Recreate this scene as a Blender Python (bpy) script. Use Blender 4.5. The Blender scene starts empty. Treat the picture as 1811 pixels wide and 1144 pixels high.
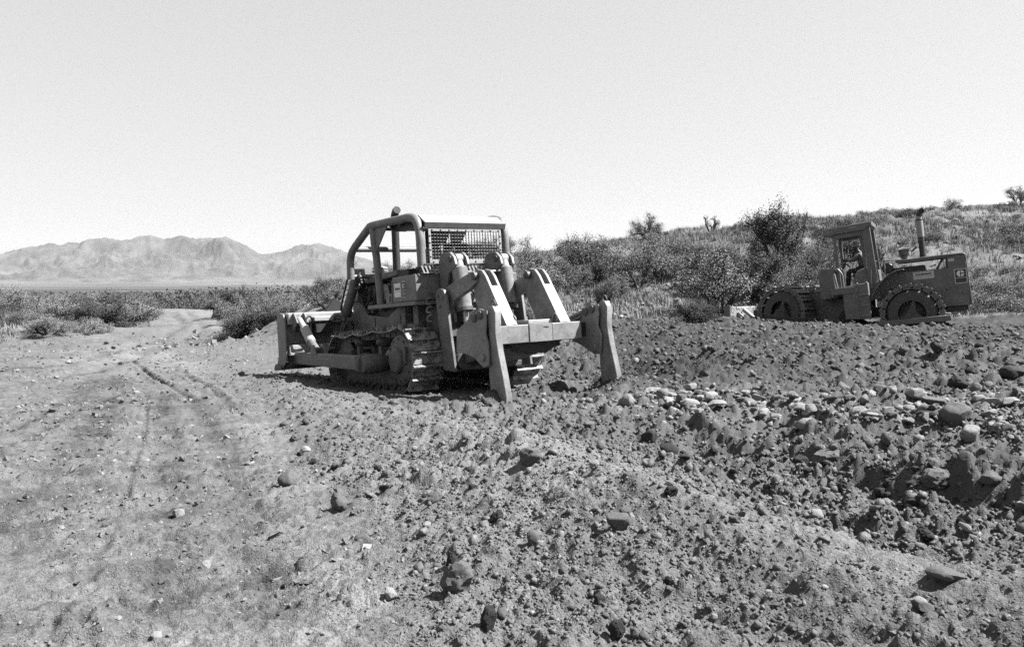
import bpy, bmesh, math, random
import numpy as np
from mathutils import Vector, Matrix, noise
random.seed(7); np.random.seed(7)
D = bpy.data
SC = bpy.context.scene
COL = SC.collection
R = math.radians
# ------------------------------------------------------------------ camera, sky, sun, exposure
CZ = 2.058
FPX = 1418.0
cam = D.cameras.new('camera'); camo = D.objects.new('camera', cam); COL.objects.link(camo)
cam.sensor_width = 36.0; cam.lens = 36.0 * FPX / 1811.0
cam.clip_start = 0.1; cam.clip_end = 40000
PT = math.atan(72 / FPX)
camo.location = (0, 0, CZ); camo.rotation_euler = (math.pi / 2 - PT, 0, 0)
SC.camera = camo
SUN_AZ, SUN_EL = R(-2), R(52)
SD = Vector((math.cos(SUN_EL) * math.cos(SUN_AZ), math.cos(SUN_EL) * math.sin(SUN_AZ), math.sin(SUN_EL)))
W = D.worlds.new('World'); SC.world = W; W.use_nodes = True
nt = W.node_tree; nt.nodes.clear()
sky = nt.nodes.new('ShaderNodeTexSky'); sky.sky_type = 'NISHITA'; sky.sun_disc = False
sky.sun_elevation = SUN_EL; sky.sun_rotation = math.pi / 2 - SUN_AZ
sky.air_density = 1.0; sky.dust_density = 1.0; sky.ozone_density = 1.0; sky.altitude = 0
# panchromatic film: brightness weighted towards blue
bwn = nt.nodes.new('ShaderNodeVectorMath'); bwn.operation = 'DOT_PRODUCT'; bwn.inputs[1].default_value = (.10, .36, .54); bg = nt.nodes.new('ShaderNodeBackground'); wo = nt.nodes.new('ShaderNodeOutputWorld')
nt.links.new(sky.outputs[0], bwn.inputs[0]); pw = nt.nodes.new('ShaderNodeMath'); pw.operation = 'POWER'; pw.inputs[1].default_value = .35
nt.links.new(bwn.outputs['Value'], pw.inputs[0]); nt.links.new(pw.outputs[0], bg.inputs[0]); nt.links.new(bg.outputs[0], wo.inputs[0])
bg.inputs[1].default_value = 0.101
sl = D.lights.new('sun', 'SUN'); sl.energy = 5.0; sl.angle = R(0.53); sl.color = (1, 1, 1)
so = D.objects.new('sun', sl); COL.objects.link(so); so.location = (20, 0, 40)
so.rotation_euler = SD.to_track_quat('Z', 'Y').to_euler()
SC.view_settings.view_transform = 'Standard'; SC.view_settings.look = 'None'
SC.view_settings.gamma = 1.0; SC.view_settings.use_curve_mapping = False
SC.view_settings.exposure = 2.15
ALB = 0.485   # reflectances as the film saw them
SC.render.engine = 'CYCLES'
SC.cycles.max_bounces = 5; SC.cycles.diffuse_bounces = 3; SC.cycles.glossy_bounces = 2
SC.cycles.transparent_max_bounces = 4; SC.cycles.volume_bounces = 0
SC.cycles.use_denoising = False   # the little noise left looks like film grain

# ------------------------------------------------------------------ small helpers
def ray(px, py):
    u = (px - 905.5) / FPX; v = (572 - py) / FPX
    return np.array([u, math.cos(PT) + v * math.sin(PT), -math.sin(PT) + v * math.cos(PT)])
def at(px, py, dist):
    d = ray(px, py); return np.array([0, 0, CZ]) + d * (dist / d[1])

def hsh(ix, iy, s):
    n = (ix.astype(np.int64) * 374761393 + iy.astype(np.int64) * 668265263 + s * 974634777) & 0xffffffff
    n = ((n ^ (n >> 13)) * 1274126177) & 0xffffffff
    n = ((n ^ (n >> 15)) * 2246822519) & 0xffffffff
    n = n ^ (n >> 16)
    return (n & 0xffffff) / 16777216.0
def vnoise(x, y, s=0):
    ix = np.floor(x); iy = np.floor(y); fx = x - ix; fy = y - iy
    fx = fx * fx * fx * (fx * (fx * 6 - 15) + 10); fy = fy * fy * fy * (fy * (fy * 6 - 15) + 10)
    a = hsh(ix, iy, s); b = hsh(ix + 1, iy, s); c = hsh(ix, iy + 1, s); d = hsh(ix + 1, iy + 1, s)
    return (a + (b - a) * fx) * (1 - fy) + (c + (d - c) * fx) * fy - 0.5
def fbm(x, y, s=0, o=4, g=0.5):
    t = 0; a = 1.0; f = 1.0
    for i in range(o):
        t = t + a * vnoise(x * f + 13.7 * i, y * f + 7.1 * i, s + i); a *= g; f *= 2.03
    return t
def lumps(x, y, cell, dens, s, flat=0.75):
    wx = vnoise(x * 2.6 / cell, y * 2.6 / cell, s + 7) * cell * .34; wy = vnoise(x * 2.6 / cell, y * 2.6 / cell, s + 8) * cell * .34; x = x + wx; y = y + wy
    gx = np.floor(x / cell); gy = np.floor(y / cell); best = np.zeros_like(x)
    for i in (-1, 0, 1):
        for j in (-1, 0, 1):
            cx = gx + i; cy = gy + j
            px = (cx + 0.1 + 0.8 * hsh(cx, cy, s)) * cell; py = (cy + 0.1 + 0.8 * hsh(cx, cy, s + 1)) * cell
            r = cell * (0.16 + 0.42 * hsh(cx, cy, s + 2) ** 2.0)
            an = hsh(cx, cy, s + 4) * 6.28; dx = x - px; dy = y - py
            u = dx * np.cos(an) + dy * np.sin(an); v = (-dx * np.sin(an) + dy * np.cos(an)) * 1.35
            q = 1 - (u * u + v * v) / (r * r)
            h = np.minimum(np.sqrt(np.maximum(q, 0)), .62 + .38 * hsh(cx, cy, s + 5)) * r * flat * (hsh(cx, cy, s + 3) < dens)
            best = np.maximum(best, h)
    return best
def sstep(a, b, x):
    t = np.clip((x - a) / (b - a), 0, 1); return t * t * (3 - 2 * t)
def polyd(x, y, pts):
    """distance to a polyline, signed side (positive = left of travel), and 0..1 position"""
    bd = np.full(x.shape, 1e9); bs = np.zeros_like(x); bt = np.zeros_like(x); n = len(pts) - 1
    for i in range(n):
        ax, ay = pts[i][:2]; bx, by = pts[i + 1][:2]; ex = bx - ax; ey = by - ay; l2 = ex * ex + ey * ey
        t = np.clip(((x - ax) * ex + (y - ay) * ey) / l2, 0, 1)
        dx = x - ax - t * ex; dy = y - ay - t * ey; d = np.hypot(dx, dy)
        m = d < bd; bd = np.where(m, d, bd)
        bs = np.where(m, np.sign(ex * (y - ay) - ey * (x - ax)), bs); bt = np.where(m, (i + t) / n, bt)
    return bd, bs, bt

# ------------------------------------------------------------------ the shape of the ground
def gp(px, py, z):
    d = ray(px, py); t = (z - CZ) / d[2]; return (d[0] * t, d[1] * t, z)
ctl = []
for px, py, z in [(0,1144,.38),(300,1144,.38),(620,1144,.42),(0,900,.30),(300,900,.30),(500,900,.30),(0,750,.15),(250,750,.15),(430,750,.12),
    (0,670,-.05),(200,670,-.05),(400,670,-.05),(0,625,-.2),(200,620,-.2),(380,620,-.2),(0,600,-.25),(140,578,-.3),(260,548,-.3),(300,545,-.2),(380,572,-.2),(440,610,-.15),
    (480,668,.0),(620,800,.30),(700,900,.42),(760,1144,.46),(900,1144,.48),(900,1000,.52),(1000,900,.58),(850,820,.5),(760,770,.4),
    (1100,960,.58),(1250,1144,.5),(1500,1144,.5),(1811,1144,.5),(1150,860,.52),(1300,900,.45),(1500,1000,.45),(1811,1050,.48),
    (1060,690,.14),(940,720,.16),(1000,640,.05),(1100,610,.45),(1100,780,.30),(1200,760,.34),(1350,790,.30),(1500,900,.34),(1811,960,.42),(1600,850,.35),
    (1130,700,.32),(1250,650,.55),(1300,720,.52),(1500,740,.62),(1811,770,.72),(1811,850,.6),(1500,690,.6),(1811,700,.72),(1500,640,.75),(1811,640,.9),
    (1180,586,.78),(1300,584,.84),(1450,584,.88),(1560,592,.82),(1680,594,.85),(1811,594,.92)]:
    ctl.append(gp(px, py, z))
for px, py, dd in [(1000,556,29),(1200,563,27.5),(1811,556,27),(900,552,30),(780,545,31),(650,545,33),
    (900,455,60),(1000,442,60),(1100,428,60),(1200,413,60),(1300,403,60),(1440,388,60),(1560,374,60),(1700,363,60),(1811,357,60),
    (650,507,60),(780,482,60),(560,520,60),(1000,505,42),(1200,488,42),(1440,470,42),(1700,452,42),(1811,445,42),(800,520,42)]:
    ctl.append(tuple(at(px, py, dd)))
ctl += [(-.9,15.5,.0),(-2.6,18.1,-.22),(-3.9,19.9,-.34),(.3,13.6,.13),(1.9,17.5,.0),(0,20,-.15),(0,24,.3),(3.5,21,.35),
    (11.6,23.2,.74),(13.2,25.6,.75),(8.6,25.6,.8),(10.5,27.5,.82),(6.6,27.0,.85),(9.6,24.3,.76),(15,24,.8),
    (0,0,.42),(-3,0,.4),(3,0,.45),(0,-6,.4),(8,0,.6),(-8,0,.3),(-18,12,-.1),(-30,20,-.3),(20,5,1.0),(26,14,1.3),(-12,-12,.3),(12,-12,.9),(0,-40,0),(-40,-20,-.4),(40,-20,2.0),
    (-22,36,.35),(-26,41,.35),(-40,40,.0),(-24,50,-.7),(-50,60,-.9),(-20,66,-.7),(-37,80,-1.0),(-70,70,-1.2),(-26,90,-.6),(-14,60,-.35),(-9,45,-.2),(-20,100,-.8),(-36,70,-.4),
    (-10,34,-.1),(-13,80,-.5),(0,90,1.0),(0,130,0.0),(-60,120,-2),(30,90,5.6),(45,70,8.2),(55,90,8.4),(60,50,8.6),(45,30,6.2),(70,20,7.0),(30,130,4.6),(80,100,8.0),(34,20,3.0)]
ctl = np.array(ctl)
def uv(x, y):
    r = np.hypot(x, y) + 2.0; return np.stack([np.arctan2(x, y + 1.0) * 2.4, np.log(r) * 1.5], -1)
cu = uv(ctl[:, 0], ctl[:, 1])
def tps(r2): return 0.5 * r2 * np.log(r2 + 1e-9)
n_ = len(ctl); K = tps(((cu[:, None] - cu[None]) ** 2).sum(-1)) + np.eye(n_) * 0.004
P_ = np.c_[np.ones(n_), cu]; A_ = np.zeros((n_ + 3, n_ + 3)); A_[:n_, :n_] = K; A_[:n_, n_:] = P_; A_[n_:, :n_] = P_.T
wts = np.linalg.solve(A_, np.r_[ctl[:, 2], 0, 0, 0])
def base(x, y):
    sh = x.shape; x = x.ravel(); y = y.ravel(); r = np.hypot(x, y); k = np.minimum(1, 135 / (r + 1e-6)); out = np.empty(len(x))
    for i in range(0, len(x), 60000):
        q = uv(x[i:i + 60000] * k[i:i + 60000], y[i:i + 60000] * k[i:i + 60000])
        d2 = (q * q).sum(1)[:, None] + (cu * cu).sum(1)[None] - 2 * q @ cu.T
        out[i:i + 60000] = tps(np.maximum(d2, 0)) @ wts[:n_] + wts[n_] + q @ wts[n_ + 1:]
    far = np.interp(np.log(r + 1), np.log(np.array([1, 90, 130, 200, 400, 800, 1500, 5000, 8200, 30000.]) + 1), [-1, -1, -2.6, -5, -10, -13, -14, -14, 4, 4])
    w = sstep(90, 200, r); out = out * (1 - w) + far * w
    return out.reshape(sh)
def g2(px, py, z): return gp(px, py, z)[:2]
BOUND = [(-7.5, 24), g2(430,650,-.05), g2(505,735,.12), g2(560,830,.25), g2(625,930,.33), g2(700,1010,.4), g2(740,1144,.45), (-.7, 2.6), (-.6, -3)]
CREST = [g2(470,660,.12), g2(560,692,.34), g2(700,724,.46), g2(850,776,.60), g2(1000,838,.70), g2(1130,895,.72), g2(1350,965,.66), g2(1600,1040,.62), g2(1811,1105,.60), (4.2, 3.2)]
TERR = [g2(1150,735,.4), g2(1300,752,.5), g2(1420,772,.56), g2(1560,800,.6), g2(1690,828,.62), g2(1811,850,.65), (8.5, 5.6)]
STREAK = [g2(1010,800,.7), g2(1150,865,.7), g2(1350,960,.66), g2(1560,1030,.62), g2(1811,1095,.6), (4, 3)]
RUB = [g2(1110,705,.35), g2(1250,712,.5), g2(1450,735,.6), g2(1650,725,.7), g2(1811,745,.75), (12, 9)]
MND = [g2(1130,640,.5), g2(1300,625,.8), g2(1500,622,.95), g2(1811,625,1.0), (18, 14)]
SHOVE = [g2(960,688,.2), g2(1050,668,.25), g2(1110,690,.3)]
RUTS = [([g2(228,628,-.1), g2(262,655,0), g2(310,690,.05), g2(345,712,.1)], .06, .05),
        ([g2(300,640,-.1), g2(360,680,0), g2(420,730,.1)], .07, .02),
        ([g2(262,690,.1), g2(255,770,.15), g2(228,870,.25), g2(165,1010,.35), g2(60,1144,.38)], .03, .012), ([g2(285,690,.1), g2(300,790,.15), g2(300,920,.28), g2(270,1144,.38)], .16, .012),
        ([g2(200,660,0), g2(160,740,.12), g2(80,850,.25), g2(-60,980,.33)], .16, .015), ([g2(215,665,0), g2(195,740,.12), g2(140,850,.25), g2(20,1010,.33)], .14, .012),
        ([g2(340,700,.08), g2(400,800,.2), g2(450,930,.32), g2(500,1144,.4)], .17, .014), ([g2(0,800,.2), g2(120,735,.1), g2(190,650,-.05)], .12, .02), ([g2(0,770,.17), g2(110,715,.08), g2(180,645,-.05)], .12, .02),
        ([g2(300,545,-.2), g2(330,570,-.2), g2(240,610,-.2), g2(120,640,-.1), g2(0,655,-.05), (-14, 12)], .35, .05),
        ([g2(330,545,-.2), g2(360,580,-.2), g2(250,625,-.15), g2(120,668,-.05), g2(0,690,-.02)], .3, .04)]
SPOIL = (-6.4, 27.8)
def zones(x, y):
    r = np.hypot(x, y)
    bd, bs, bt = polyd(x, y, BOUND)
    rip = sstep(-.25, .25, bd * bs + .25 * fbm(x * 1.3, y * 1.3, 90, 3)) * (1 - sstep(26.6, 27.6, y + 1.0 * vnoise(x * .5, y * .5, 8))) * sstep(-7.6, -5.5, x + 0 * y)
    # the tractor's own smooth lane
    lx = (x + .892) * -.565 + (y - 15.57) * .825; ly = (x + .892) * -.825 - (y - 15.57) * .565
    lane = (1 - sstep(2.2, 3.1, ly + .3 * fbm(x * 1.5, y * 1.5, 91, 2))) * sstep(-2.3, -1.7, ly) * sstep(-2.4, -1.2, lx)
    rip = rip * (1 - .8 * lane)
    kd, _, kt = polyd(x, y, STREAK); rip = rip * (1 - np.clip(1.1 * np.exp(-(kd / .26) ** 2) * (.75 + .8 * vnoise(x * 2.4, y * 2.4, 131)), 0, .93))
    rip = np.where(x < -5.2 + 0 * y, rip * sstep(-6.2, -5.2, x), rip)
    hill = sstep(26.5, 29, y + 1.2 * vnoise(x * .4, y * .4, 5)) * sstep(-11, -6, x + .12 * y - 0) * (1 - sstep(110, 180, r))
    return rip, lane, hill
def height(x, y, fine=True, full=False):
    z = base(x, y); r = np.hypot(x, y)
    rip, lane, hill = zones(x, y)
    far = 1 - sstep(40, 90, r)
    # windrow beside the haul road
    cd, cs, ct = polyd(x, y, CREST)
    wig = .5 + .5 * sstep(0, .15, ct); coarse = sstep(.1, 1.1, cd * cs)
    z = z + (.22 * np.exp(-(cd / .62) ** 2) + .05 * np.exp(-(cd / .2) ** 2)) * wig * (ct < .999) * (.45 + .55 * sstep(.28, .5, ct))
    # ripped terrace edge with a shaded face
    td, ts, tt = polyd(x, y, TERR); s = td * ts + .28 * fbm(x * 1.6, y * 1.6, 40, 4)
    env = sstep(0, .12, tt) * (tt < .999)
    z = z + env * (.55 + .9 * sstep(-.3, .3, vnoise(x * 1.1, y * 1.1, 43))) * (.12 * np.exp(-np.maximum(s, 0) / .8) * sstep(-.16, .03, s) - .07 * np.exp(-((s + .38) / .42) ** 2))
    md, ms, mt = polyd(x, y, MND); z = z + .16 * np.exp(-(md / .8) ** 2)
    sd, ss, st_ = polyd(x, y, SHOVE); z = z + .16 * np.exp(-(sd / .3) ** 2)
    # loose spoil mound beyond the blade
    q = ((x - SPOIL[0]) / 2.9) ** 2 + ((y - SPOIL[1]) / 2.0) ** 2
    z = z + .95 * np.exp(-q * 1.3) * (1 + .15 * fbm(x, y, 77, 3))
    q2 = ((x + 2.8) / 3.5) ** 2 + ((y - 29) / 2.0) ** 2; z = z + .9 * np.exp(-q2)
    for pts, w, dep in RUTS:
        rd, rs, rt = polyd(x, y, pts); e = sstep(0, .06, rt) * (1 - sstep(.94, 1, rt))
        e = e * (.35 + 1.3 * sstep(-.3, .3, vnoise(x * 1.7, y * 1.7, 93))); rd = rd + .035 * vnoise(x * 6, y * 6, 94)
        if w > .1 and w < .25: z = z + e * .022 * np.exp(-(rd / w) ** 4) * np.sin(np.hypot(x, y) * 38 + 3 * vnoise(x, y, 95))
        z = z + 1.7 * e * (-dep * np.exp(-(rd / w) ** 2) + .35 * dep * np.exp(-((rd - 1.9 * w) / w) ** 2))
    road = (1 - rip) * (1 - hill) * (1 - lane)
    z = z + .025 * fbm(x * .8, y * .8, 3, 3) * road * far + .045 * fbm(x * .25, y * .25, 4, 2)
    z = z + rip * (.10 * fbm(x * 1.1, y * 1.1, 11, 3) + .07 * np.abs(fbm(x * 2.3, y * 2.3, 17, 3)))
    z = z + hill * (.5 * fbm(x * .16, y * .16, 21, 4) + .22 * fbm(x * .6, y * .6, 23, 3)) * sstep(26, 34, y)
    if fine:
        a = 20 * R(1); u = x * math.cos(.45) + y * math.sin(.45); v = -x * math.sin(.45) + y * math.cos(.45)
        rg = fbm(u * 1.6, v * 9, 31, 4)
        z = z + road * far * (.024 * rg + .14 * np.maximum(0, fbm(u * 1.6, v * 6, 37, 4) - .20) - .10 * np.maximum(0, fbm(u * 4, v * 11, 39, 3) - .22) + .026 * fbm(x * 18, y * 18, 33, 4))
        pat = .25 + .75 * sstep(-.12, .25, fbm(x * .9, y * .9, 51, 3))
        z = z + road * far * pat * (.8 * lumps(x, y, .06, .5, 61) + .7 * lumps(x, y, .17, .25, 62))
        rk = .55 + .45 * sstep(-.2, .2, fbm(x * .8, y * .8, 55, 2))
        z = z + rip * far * rk * (coarse * (lumps(x, y, .5, .28, 71, .55) + lumps(x, y, .24, .55, 72, .8)) + (1 - coarse) * .8 * lumps(x, y, .26, .18, 70, .8) + (.55 + .45 * coarse) * (1 - .5 * sstep(9, 16, r)) * lumps(x, y, .12, .7, 73, .9) + lumps(x, y, .048, .97, 74, 1.0) * (r < 16))
        z = z + rip * far * (.045 * fbm(x * 11, y * 11, 75, 3) + (.05 + .07 * coarse) * np.abs(fbm(x * 4.5, y * 4.5, 79, 4)))
        z = z + lane * (.03 * fbm(x * 5, y * 5, 76, 3) + .5 * lumps(x, y, .16, .5, 78))
        z = z + hill * (.9 * lumps(x, y, .6, .45, 81) + .7 * lumps(x, y, .28, .5, 82))
    if full: return z, rip, lane, hill, cd, ct, s, env, tt
    return z
def hit(px, py, dmin=2.0, dmax=120.0):
    d = ray(px, py); t = np.geomspace(dmin, dmax, 900); X = d[0] * t; Y = d[1] * t; Z = CZ + d[2] * t
    h = height(X, Y, False); k = np.argmax(h > Z)
    if h[k] <= Z[k]: return None
    return X[k], Y[k], h[k]
def hz(x, y, fine=False): return float(height(np.array([float(x)]), np.array([float(y)]), fine)[0])

def albedo(x, y, z, rip, lane, hill, cd, ct, s, env):
    r = np.hypot(x, y)
    c = .155 + .03 * fbm(x * .5, y * .5, 101, 4) + .035 * fbm(x * 3, y * 3, 105, 4) + .06 * fbm(x * 16, y * 16, 109, 3)
    u = x * math.cos(.45) + y * math.sin(.45); v = -x * math.sin(.45) + y * math.cos(.45)
    c = c + .045 * fbm(u * .7, v * 5, 113, 4)
    for pts, w, dep in RUTS:
        rd, rs, rt = polyd(x, y, pts); e = sstep(0, .06, rt) * (1 - sstep(.94, 1, rt)); c = c - .045 * e * np.exp(-((rd + .05 * vnoise(x * 5, y * 5, 96)) / w) ** 2) * (.4 + 1.1 * sstep(-.3, .3, vnoise(x * 2, y * 2, 97)))
    bd, bs, bt = polyd(x, y, BOUND); c = c + .05 * np.exp(-((bd * bs + .35) / .3) ** 2) * (y < 12) * (.6 + vnoise(x * 2, y * 2, 98))
    road2 = (1 - sstep(5, 9, np.abs(x + 8 + .38 * (y - 30)))) * sstep(16, 24, y)
    c = c + .05 * road2 * (1 - rip)
    d = .094 - .030 * sstep(11, 13.5, y - .12 * x) + .02 * fbm(x * .7, y * .7, 121, 3) + .03 * fbm(x * 4, y * 4, 123, 3)
    berm = np.exp(-(cd / 1.1) ** 2) * (ct < .55); d = d + .05 * berm
    d = d + .045 * (1 - sstep(-1.5, 1.5, x - .1 * y)) + .03 * (1 - sstep(6, 9, r))
    sd, _, stt = polyd(x, y, STREAK); d = d + .13 * np.exp(-(sd / .22) ** 2) * (.7 + .8 * vnoise(x * 2.4, y * 2.4, 131))
    rd, _, _ = polyd(x, y, RUB); d = d + .06 * np.exp(-(rd / .95) ** 2) * (.7 + 1.0 * vnoise(x * 1.6, y * 1.6, 99))
    c = c * (1 - rip) + d * rip
    c = c * (1 - lane) + (.15 + .04 * fbm(x * 3, y * 3, 133, 3)) * lane
    h = .14 + .12 * fbm(x * .35, y * .35, 141, 4) + .08 * fbm(x * 2.5, y * 2.5, 143, 3)
    c = c * (1 - hill) + h * hill
    q = ((x - SPOIL[0]) / 4.2) ** 2 + ((y - SPOIL[1]) / 3.2) ** 2; c = c + .07 * np.exp(-q)
    pale = np.exp(-(((x + 25) / 7) ** 2 + ((y - 39) / 4) ** 2)); c = c + .07 * pale
    w = sstep(70, 160, r)
    lat = fbm(np.arctan2(x, y) * 9, np.log(r + 1) * 26, 151, 4)
    f = .085 + .10 * lat + .04 * sstep(2500, 6000, r)
    c = c * (1 - w) + f * w
    return np.clip(c, .03, .34)

# ------------------------------------------------------------------ materials
def newmat(name):
    m = D.materials.new(name); m.use_nodes = True; n = m.node_tree; b = n.nodes['Principled BSDF']; return m, n, b
def grey(v): return (v, v, v, 1)
def N(nt, t, **k):
    n = nt.nodes.new(t)
    for a, b in k.items(): setattr(n, a, b)
    return n
def soil_mat(name, mul=1.0, bump=.5, scale=60):
    m, nt, b = newmat(name); b.inputs['Roughness'].default_value = .95; b.inputs['Specular IOR Level'].default_value = .15
    at_ = N(nt, 'ShaderNodeAttribute', attribute_name='soil'); tc = N(nt, 'ShaderNodeTexCoord')
    n1 = N(nt, 'ShaderNodeTexNoise'); n1.inputs['Scale'].default_value = scale; n1.inputs['Detail'].default_value = 5; n1.inputs['Roughness'].default_value = .65
    nt.links.new(tc.outputs['Object'], n1.inputs['Vector'])
    mr = N(nt, 'ShaderNodeMapRange'); mr.inputs[1].default_value = .3; mr.inputs[2].default_value = .7; mr.inputs[3].default_value = .5 * mul * ALB; mr.inputs[4].default_value = 1.5 * mul * ALB
    nt.links.new(n1.outputs[0], mr.inputs[0])
    mu = N(nt, 'ShaderNodeMath', operation='MULTIPLY'); nt.links.new(at_.outputs['Fac'], mu.inputs[0]); nt.links.new(mr.outputs[0], mu.inputs[1])
    nt.links.new(mu.outputs[0], b.inputs['Base Color'])
    n2 = N(nt, 'ShaderNodeTexNoise'); n2.inputs['Scale'].default_value = scale * 1.6; n2.inputs['Detail'].default_value = 6
    nt.links.new(tc.outputs['Object'], n2.inputs['Vector'])
    bp = N(nt, 'ShaderNodeBump'); bp.inputs['Strength'].default_value = bump; bp.inputs['Distance'].default_value = .02
    nt.links.new(n2.outputs[0], bp.inputs['Height']); nt.links.new(bp.outputs[0], b.inputs['Normal'])
    return m
def surf(name, v, var=.15, scale=6, rough=.6, metal=0, dust=0, dustv=.2, bump=.15, spec=.4, streak=1.0, lo=.52, hi=.68, chips=0):
    """a colour with grain, plus patches of dried dirt that lie on it"""
    m, nt, b = newmat(name); b.inputs['Roughness'].default_value = rough; b.inputs['Metallic'].default_value = metal; b.inputs['Specular IOR Level'].default_value = spec
    v *= ALB; dustv *= ALB
    tc = N(nt, 'ShaderNodeTexCoord'); n1 = N(nt, 'ShaderNodeTexNoise'); n1.inputs['Scale'].default_value = scale; n1.inputs['Detail'].default_value = 8; n1.inputs['Roughness'].default_value = .62
    mp = N(nt, 'ShaderNodeMapping'); mp.inputs['Scale'].default_value = (1, 1, 1 / streak); oi = N(nt, 'ShaderNodeObjectInfo'); sc9 = N(nt, 'ShaderNodeVectorMath', operation='SCALE'); sc9.inputs[3].default_value = 1; cx = N(nt, 'ShaderNodeCombineXYZ'); m9 = N(nt, 'ShaderNodeMath', operation='MULTIPLY'); m9.inputs[1].default_value = 37.0
    nt.links.new(oi.outputs['Random'], m9.inputs[0]); nt.links.new(m9.outputs[0], cx.inputs[0]); nt.links.new(m9.outputs[0], cx.inputs[1]); ad = N(nt, 'ShaderNodeVectorMath', operation='ADD'); nt.links.new(tc.outputs['Object'], ad.inputs[0]); nt.links.new(cx.outputs[0], ad.inputs[1]); nt.nodes.remove(sc9)
    nt.links.new(ad.outputs[0], mp.inputs[0]); nt.links.new(mp.outputs[0], n1.inputs['Vector'])
    mr = N(nt, 'ShaderNodeMapRange'); mr.inputs[1].default_value = .3; mr.inputs[2].default_value = .7; mr.inputs[3].default_value = v * (1 - var); mr.inputs[4].default_value = v * (1 + var)
    nt.links.new(n1.outputs[0], mr.inputs[0]); out = mr.outputs[0]
    if dust:
        n3 = N(nt, 'ShaderNodeTexNoise'); n3.inputs['Scale'].default_value = scale * .7; n3.inputs['Detail'].default_value = 10; n3.inputs['Roughness'].default_value = .7
        nt.links.new(ad.outputs[0], n3.inputs['Vector'])
        r2 = N(nt, 'ShaderNodeMapRange'); r2.inputs[1].default_value = lo; r2.inputs[2].default_value = hi; r2.inputs[3].default_value = 0; r2.inputs[4].default_value = dust
        nt.links.new(n3.outputs[0], r2.inputs[0])
        mx = N(nt, 'ShaderNodeMix'); mx.data_type = 'FLOAT'; nt.links.new(r2.outputs[0], mx.inputs[0]); nt.links.new(out, mx.inputs[2]); mx.inputs[3].default_value = dustv; out = mx.outputs[0]
    if chips:
        n4 = N(nt, 'ShaderNodeTexNoise'); n4.inputs['Scale'].default_value = scale * 5; n4.inputs['Detail'].default_value = 6; n4.inputs['Roughness'].default_value = .75; nt.links.new(ad.outputs[0], n4.inputs['Vector'])
        r4 = N(nt, 'ShaderNodeMapRange'); r4.inputs[1].default_value = .57; r4.inputs[2].default_value = .61; r4.inputs[3].default_value = 0; r4.inputs[4].default_value = chips; nt.links.new(n4.outputs[0], r4.inputs[0])
        m4 = N(nt, 'ShaderNodeMix'); m4.data_type = 'FLOAT'; nt.links.new(r4.outputs[0], m4.inputs[0]); nt.links.new(out, m4.inputs[2]); m4.inputs[3].default_value = .035; out = m4.outputs[0]
    nt.links.new(out, b.inputs['Base Color'])
    if bump:
        n2 = N(nt, 'ShaderNodeTexNoise'); n2.inputs['Scale'].default_value = scale * 7; n2.inputs['Detail'].default_value = 5; nt.links.new(tc.outputs['Object'], n2.inputs['Vector'])
        bp = N(nt, 'ShaderNodeBump'); bp.inputs['Strength'].default_value = bump; bp.inputs['Distance'].default_value = .01
        nt.links.new(n2.outputs[0], bp.inputs['Height']); nt.links.new(bp.outputs[0], b.inputs['Normal'])
    return m
M = {}
M['soil'] = soil_mat('soil', 1.0, .8, 70)
M['clod'] = soil_mat('clod', 1.0, .5, 45)
M['paint'] = surf('machine paint', .18, .3, 4, .55, dust=.6, dustv=.30, lo=.46, hi=.66, chips=.6)
M['paint2'] = surf('machine paint weathered', .17, .18, 4, .6, dust=.6, dustv=.13)
M['ripsteel'] = surf('painted ripper steel', .28, .28, 4, .5, dust=.75, dustv=.15, lo=.46, hi=.68, chips=.6)
M['steel'] = surf('dirty steel', .10, .3, 7, .6, metal=0, dust=.5, dustv=.16)
M['shoe'] = surf('track shoe with caked soil', .09, .35, 7, .5, dust=1, dustv=.36, bump=.7, lo=.44, hi=.55)
M['shiny'] = surf('worn bright steel', .45, .15, 9, .35, metal=.6, bump=.05)
M['dark'] = surf('oily black iron', .025, .4, 9, .55, dust=.3, dustv=.08)
M['black'] = surf('black rubber hose', .02, .3, 9, .5, bump=.05)
M['roof'] = surf('sunfaded canopy paint', .42, .08, 4, .5, dust=.2, dustv=.3, chips=.6)
M['white'] = surf('white decal film', .95, .06, 20, .5, bump=0)
M['white2'] = surf('dusty white decal film', .6, .08, 20, .5, bump=0)
M['ink'] = surf('black decal ink', .018, .2, 20, .5, bump=0)
M['ink2'] = surf('faded decal ink', .07, .3, 20, .5, bump=0)
M['wire'] = surf('galvanised wire', .04, .1, 20, .5, metal=.2, bump=0)
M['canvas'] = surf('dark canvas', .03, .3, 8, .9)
M['cpaint'] = surf('compactor paint', .16, .25, 3, .55, dust=.5, dustv=.22, chips=.6)
M['cdark'] = surf('compactor under frame', .035, .3, 6, .6, dust=.4, dustv=.08)
M['rubber'] = surf('tyre rubber', .085, .2, 6, .8, dust=.5, dustv=.12)
M['cshoe'] = surf('cushion track shoe', .16, .3, 8, .6, dust=.7, dustv=.2)
M['cream'] = surf('cream painted pipe', .33, .08, 8, .5, bump=0)
M['shirt'] = surf('grey work shirt', .13, .15, 14, .9)
M['trousers'] = surf('dark work trousers', .03, .2, 14, .9)
M['skin'] = surf('tanned skin', .05, .1, 20, .6, bump=0)
M['hat'] = surf('pale cap', .3, .1, 20, .7, bump=0)
M['rockpale'] = surf('pale stone', .33, .35, 9, .9, spec=.15, bump=.6, dust=.6, dustv=.14)
M['rockmid'] = surf('grey stone', .15, .3, 9, .9, spec=.15, bump=.6, dust=.6, dustv=.09)
M['rockdark'] = surf('dark damp clod', .07, .35, 12, .95, spec=.1, bump=.9, dust=.5, dustv=.12)
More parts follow.
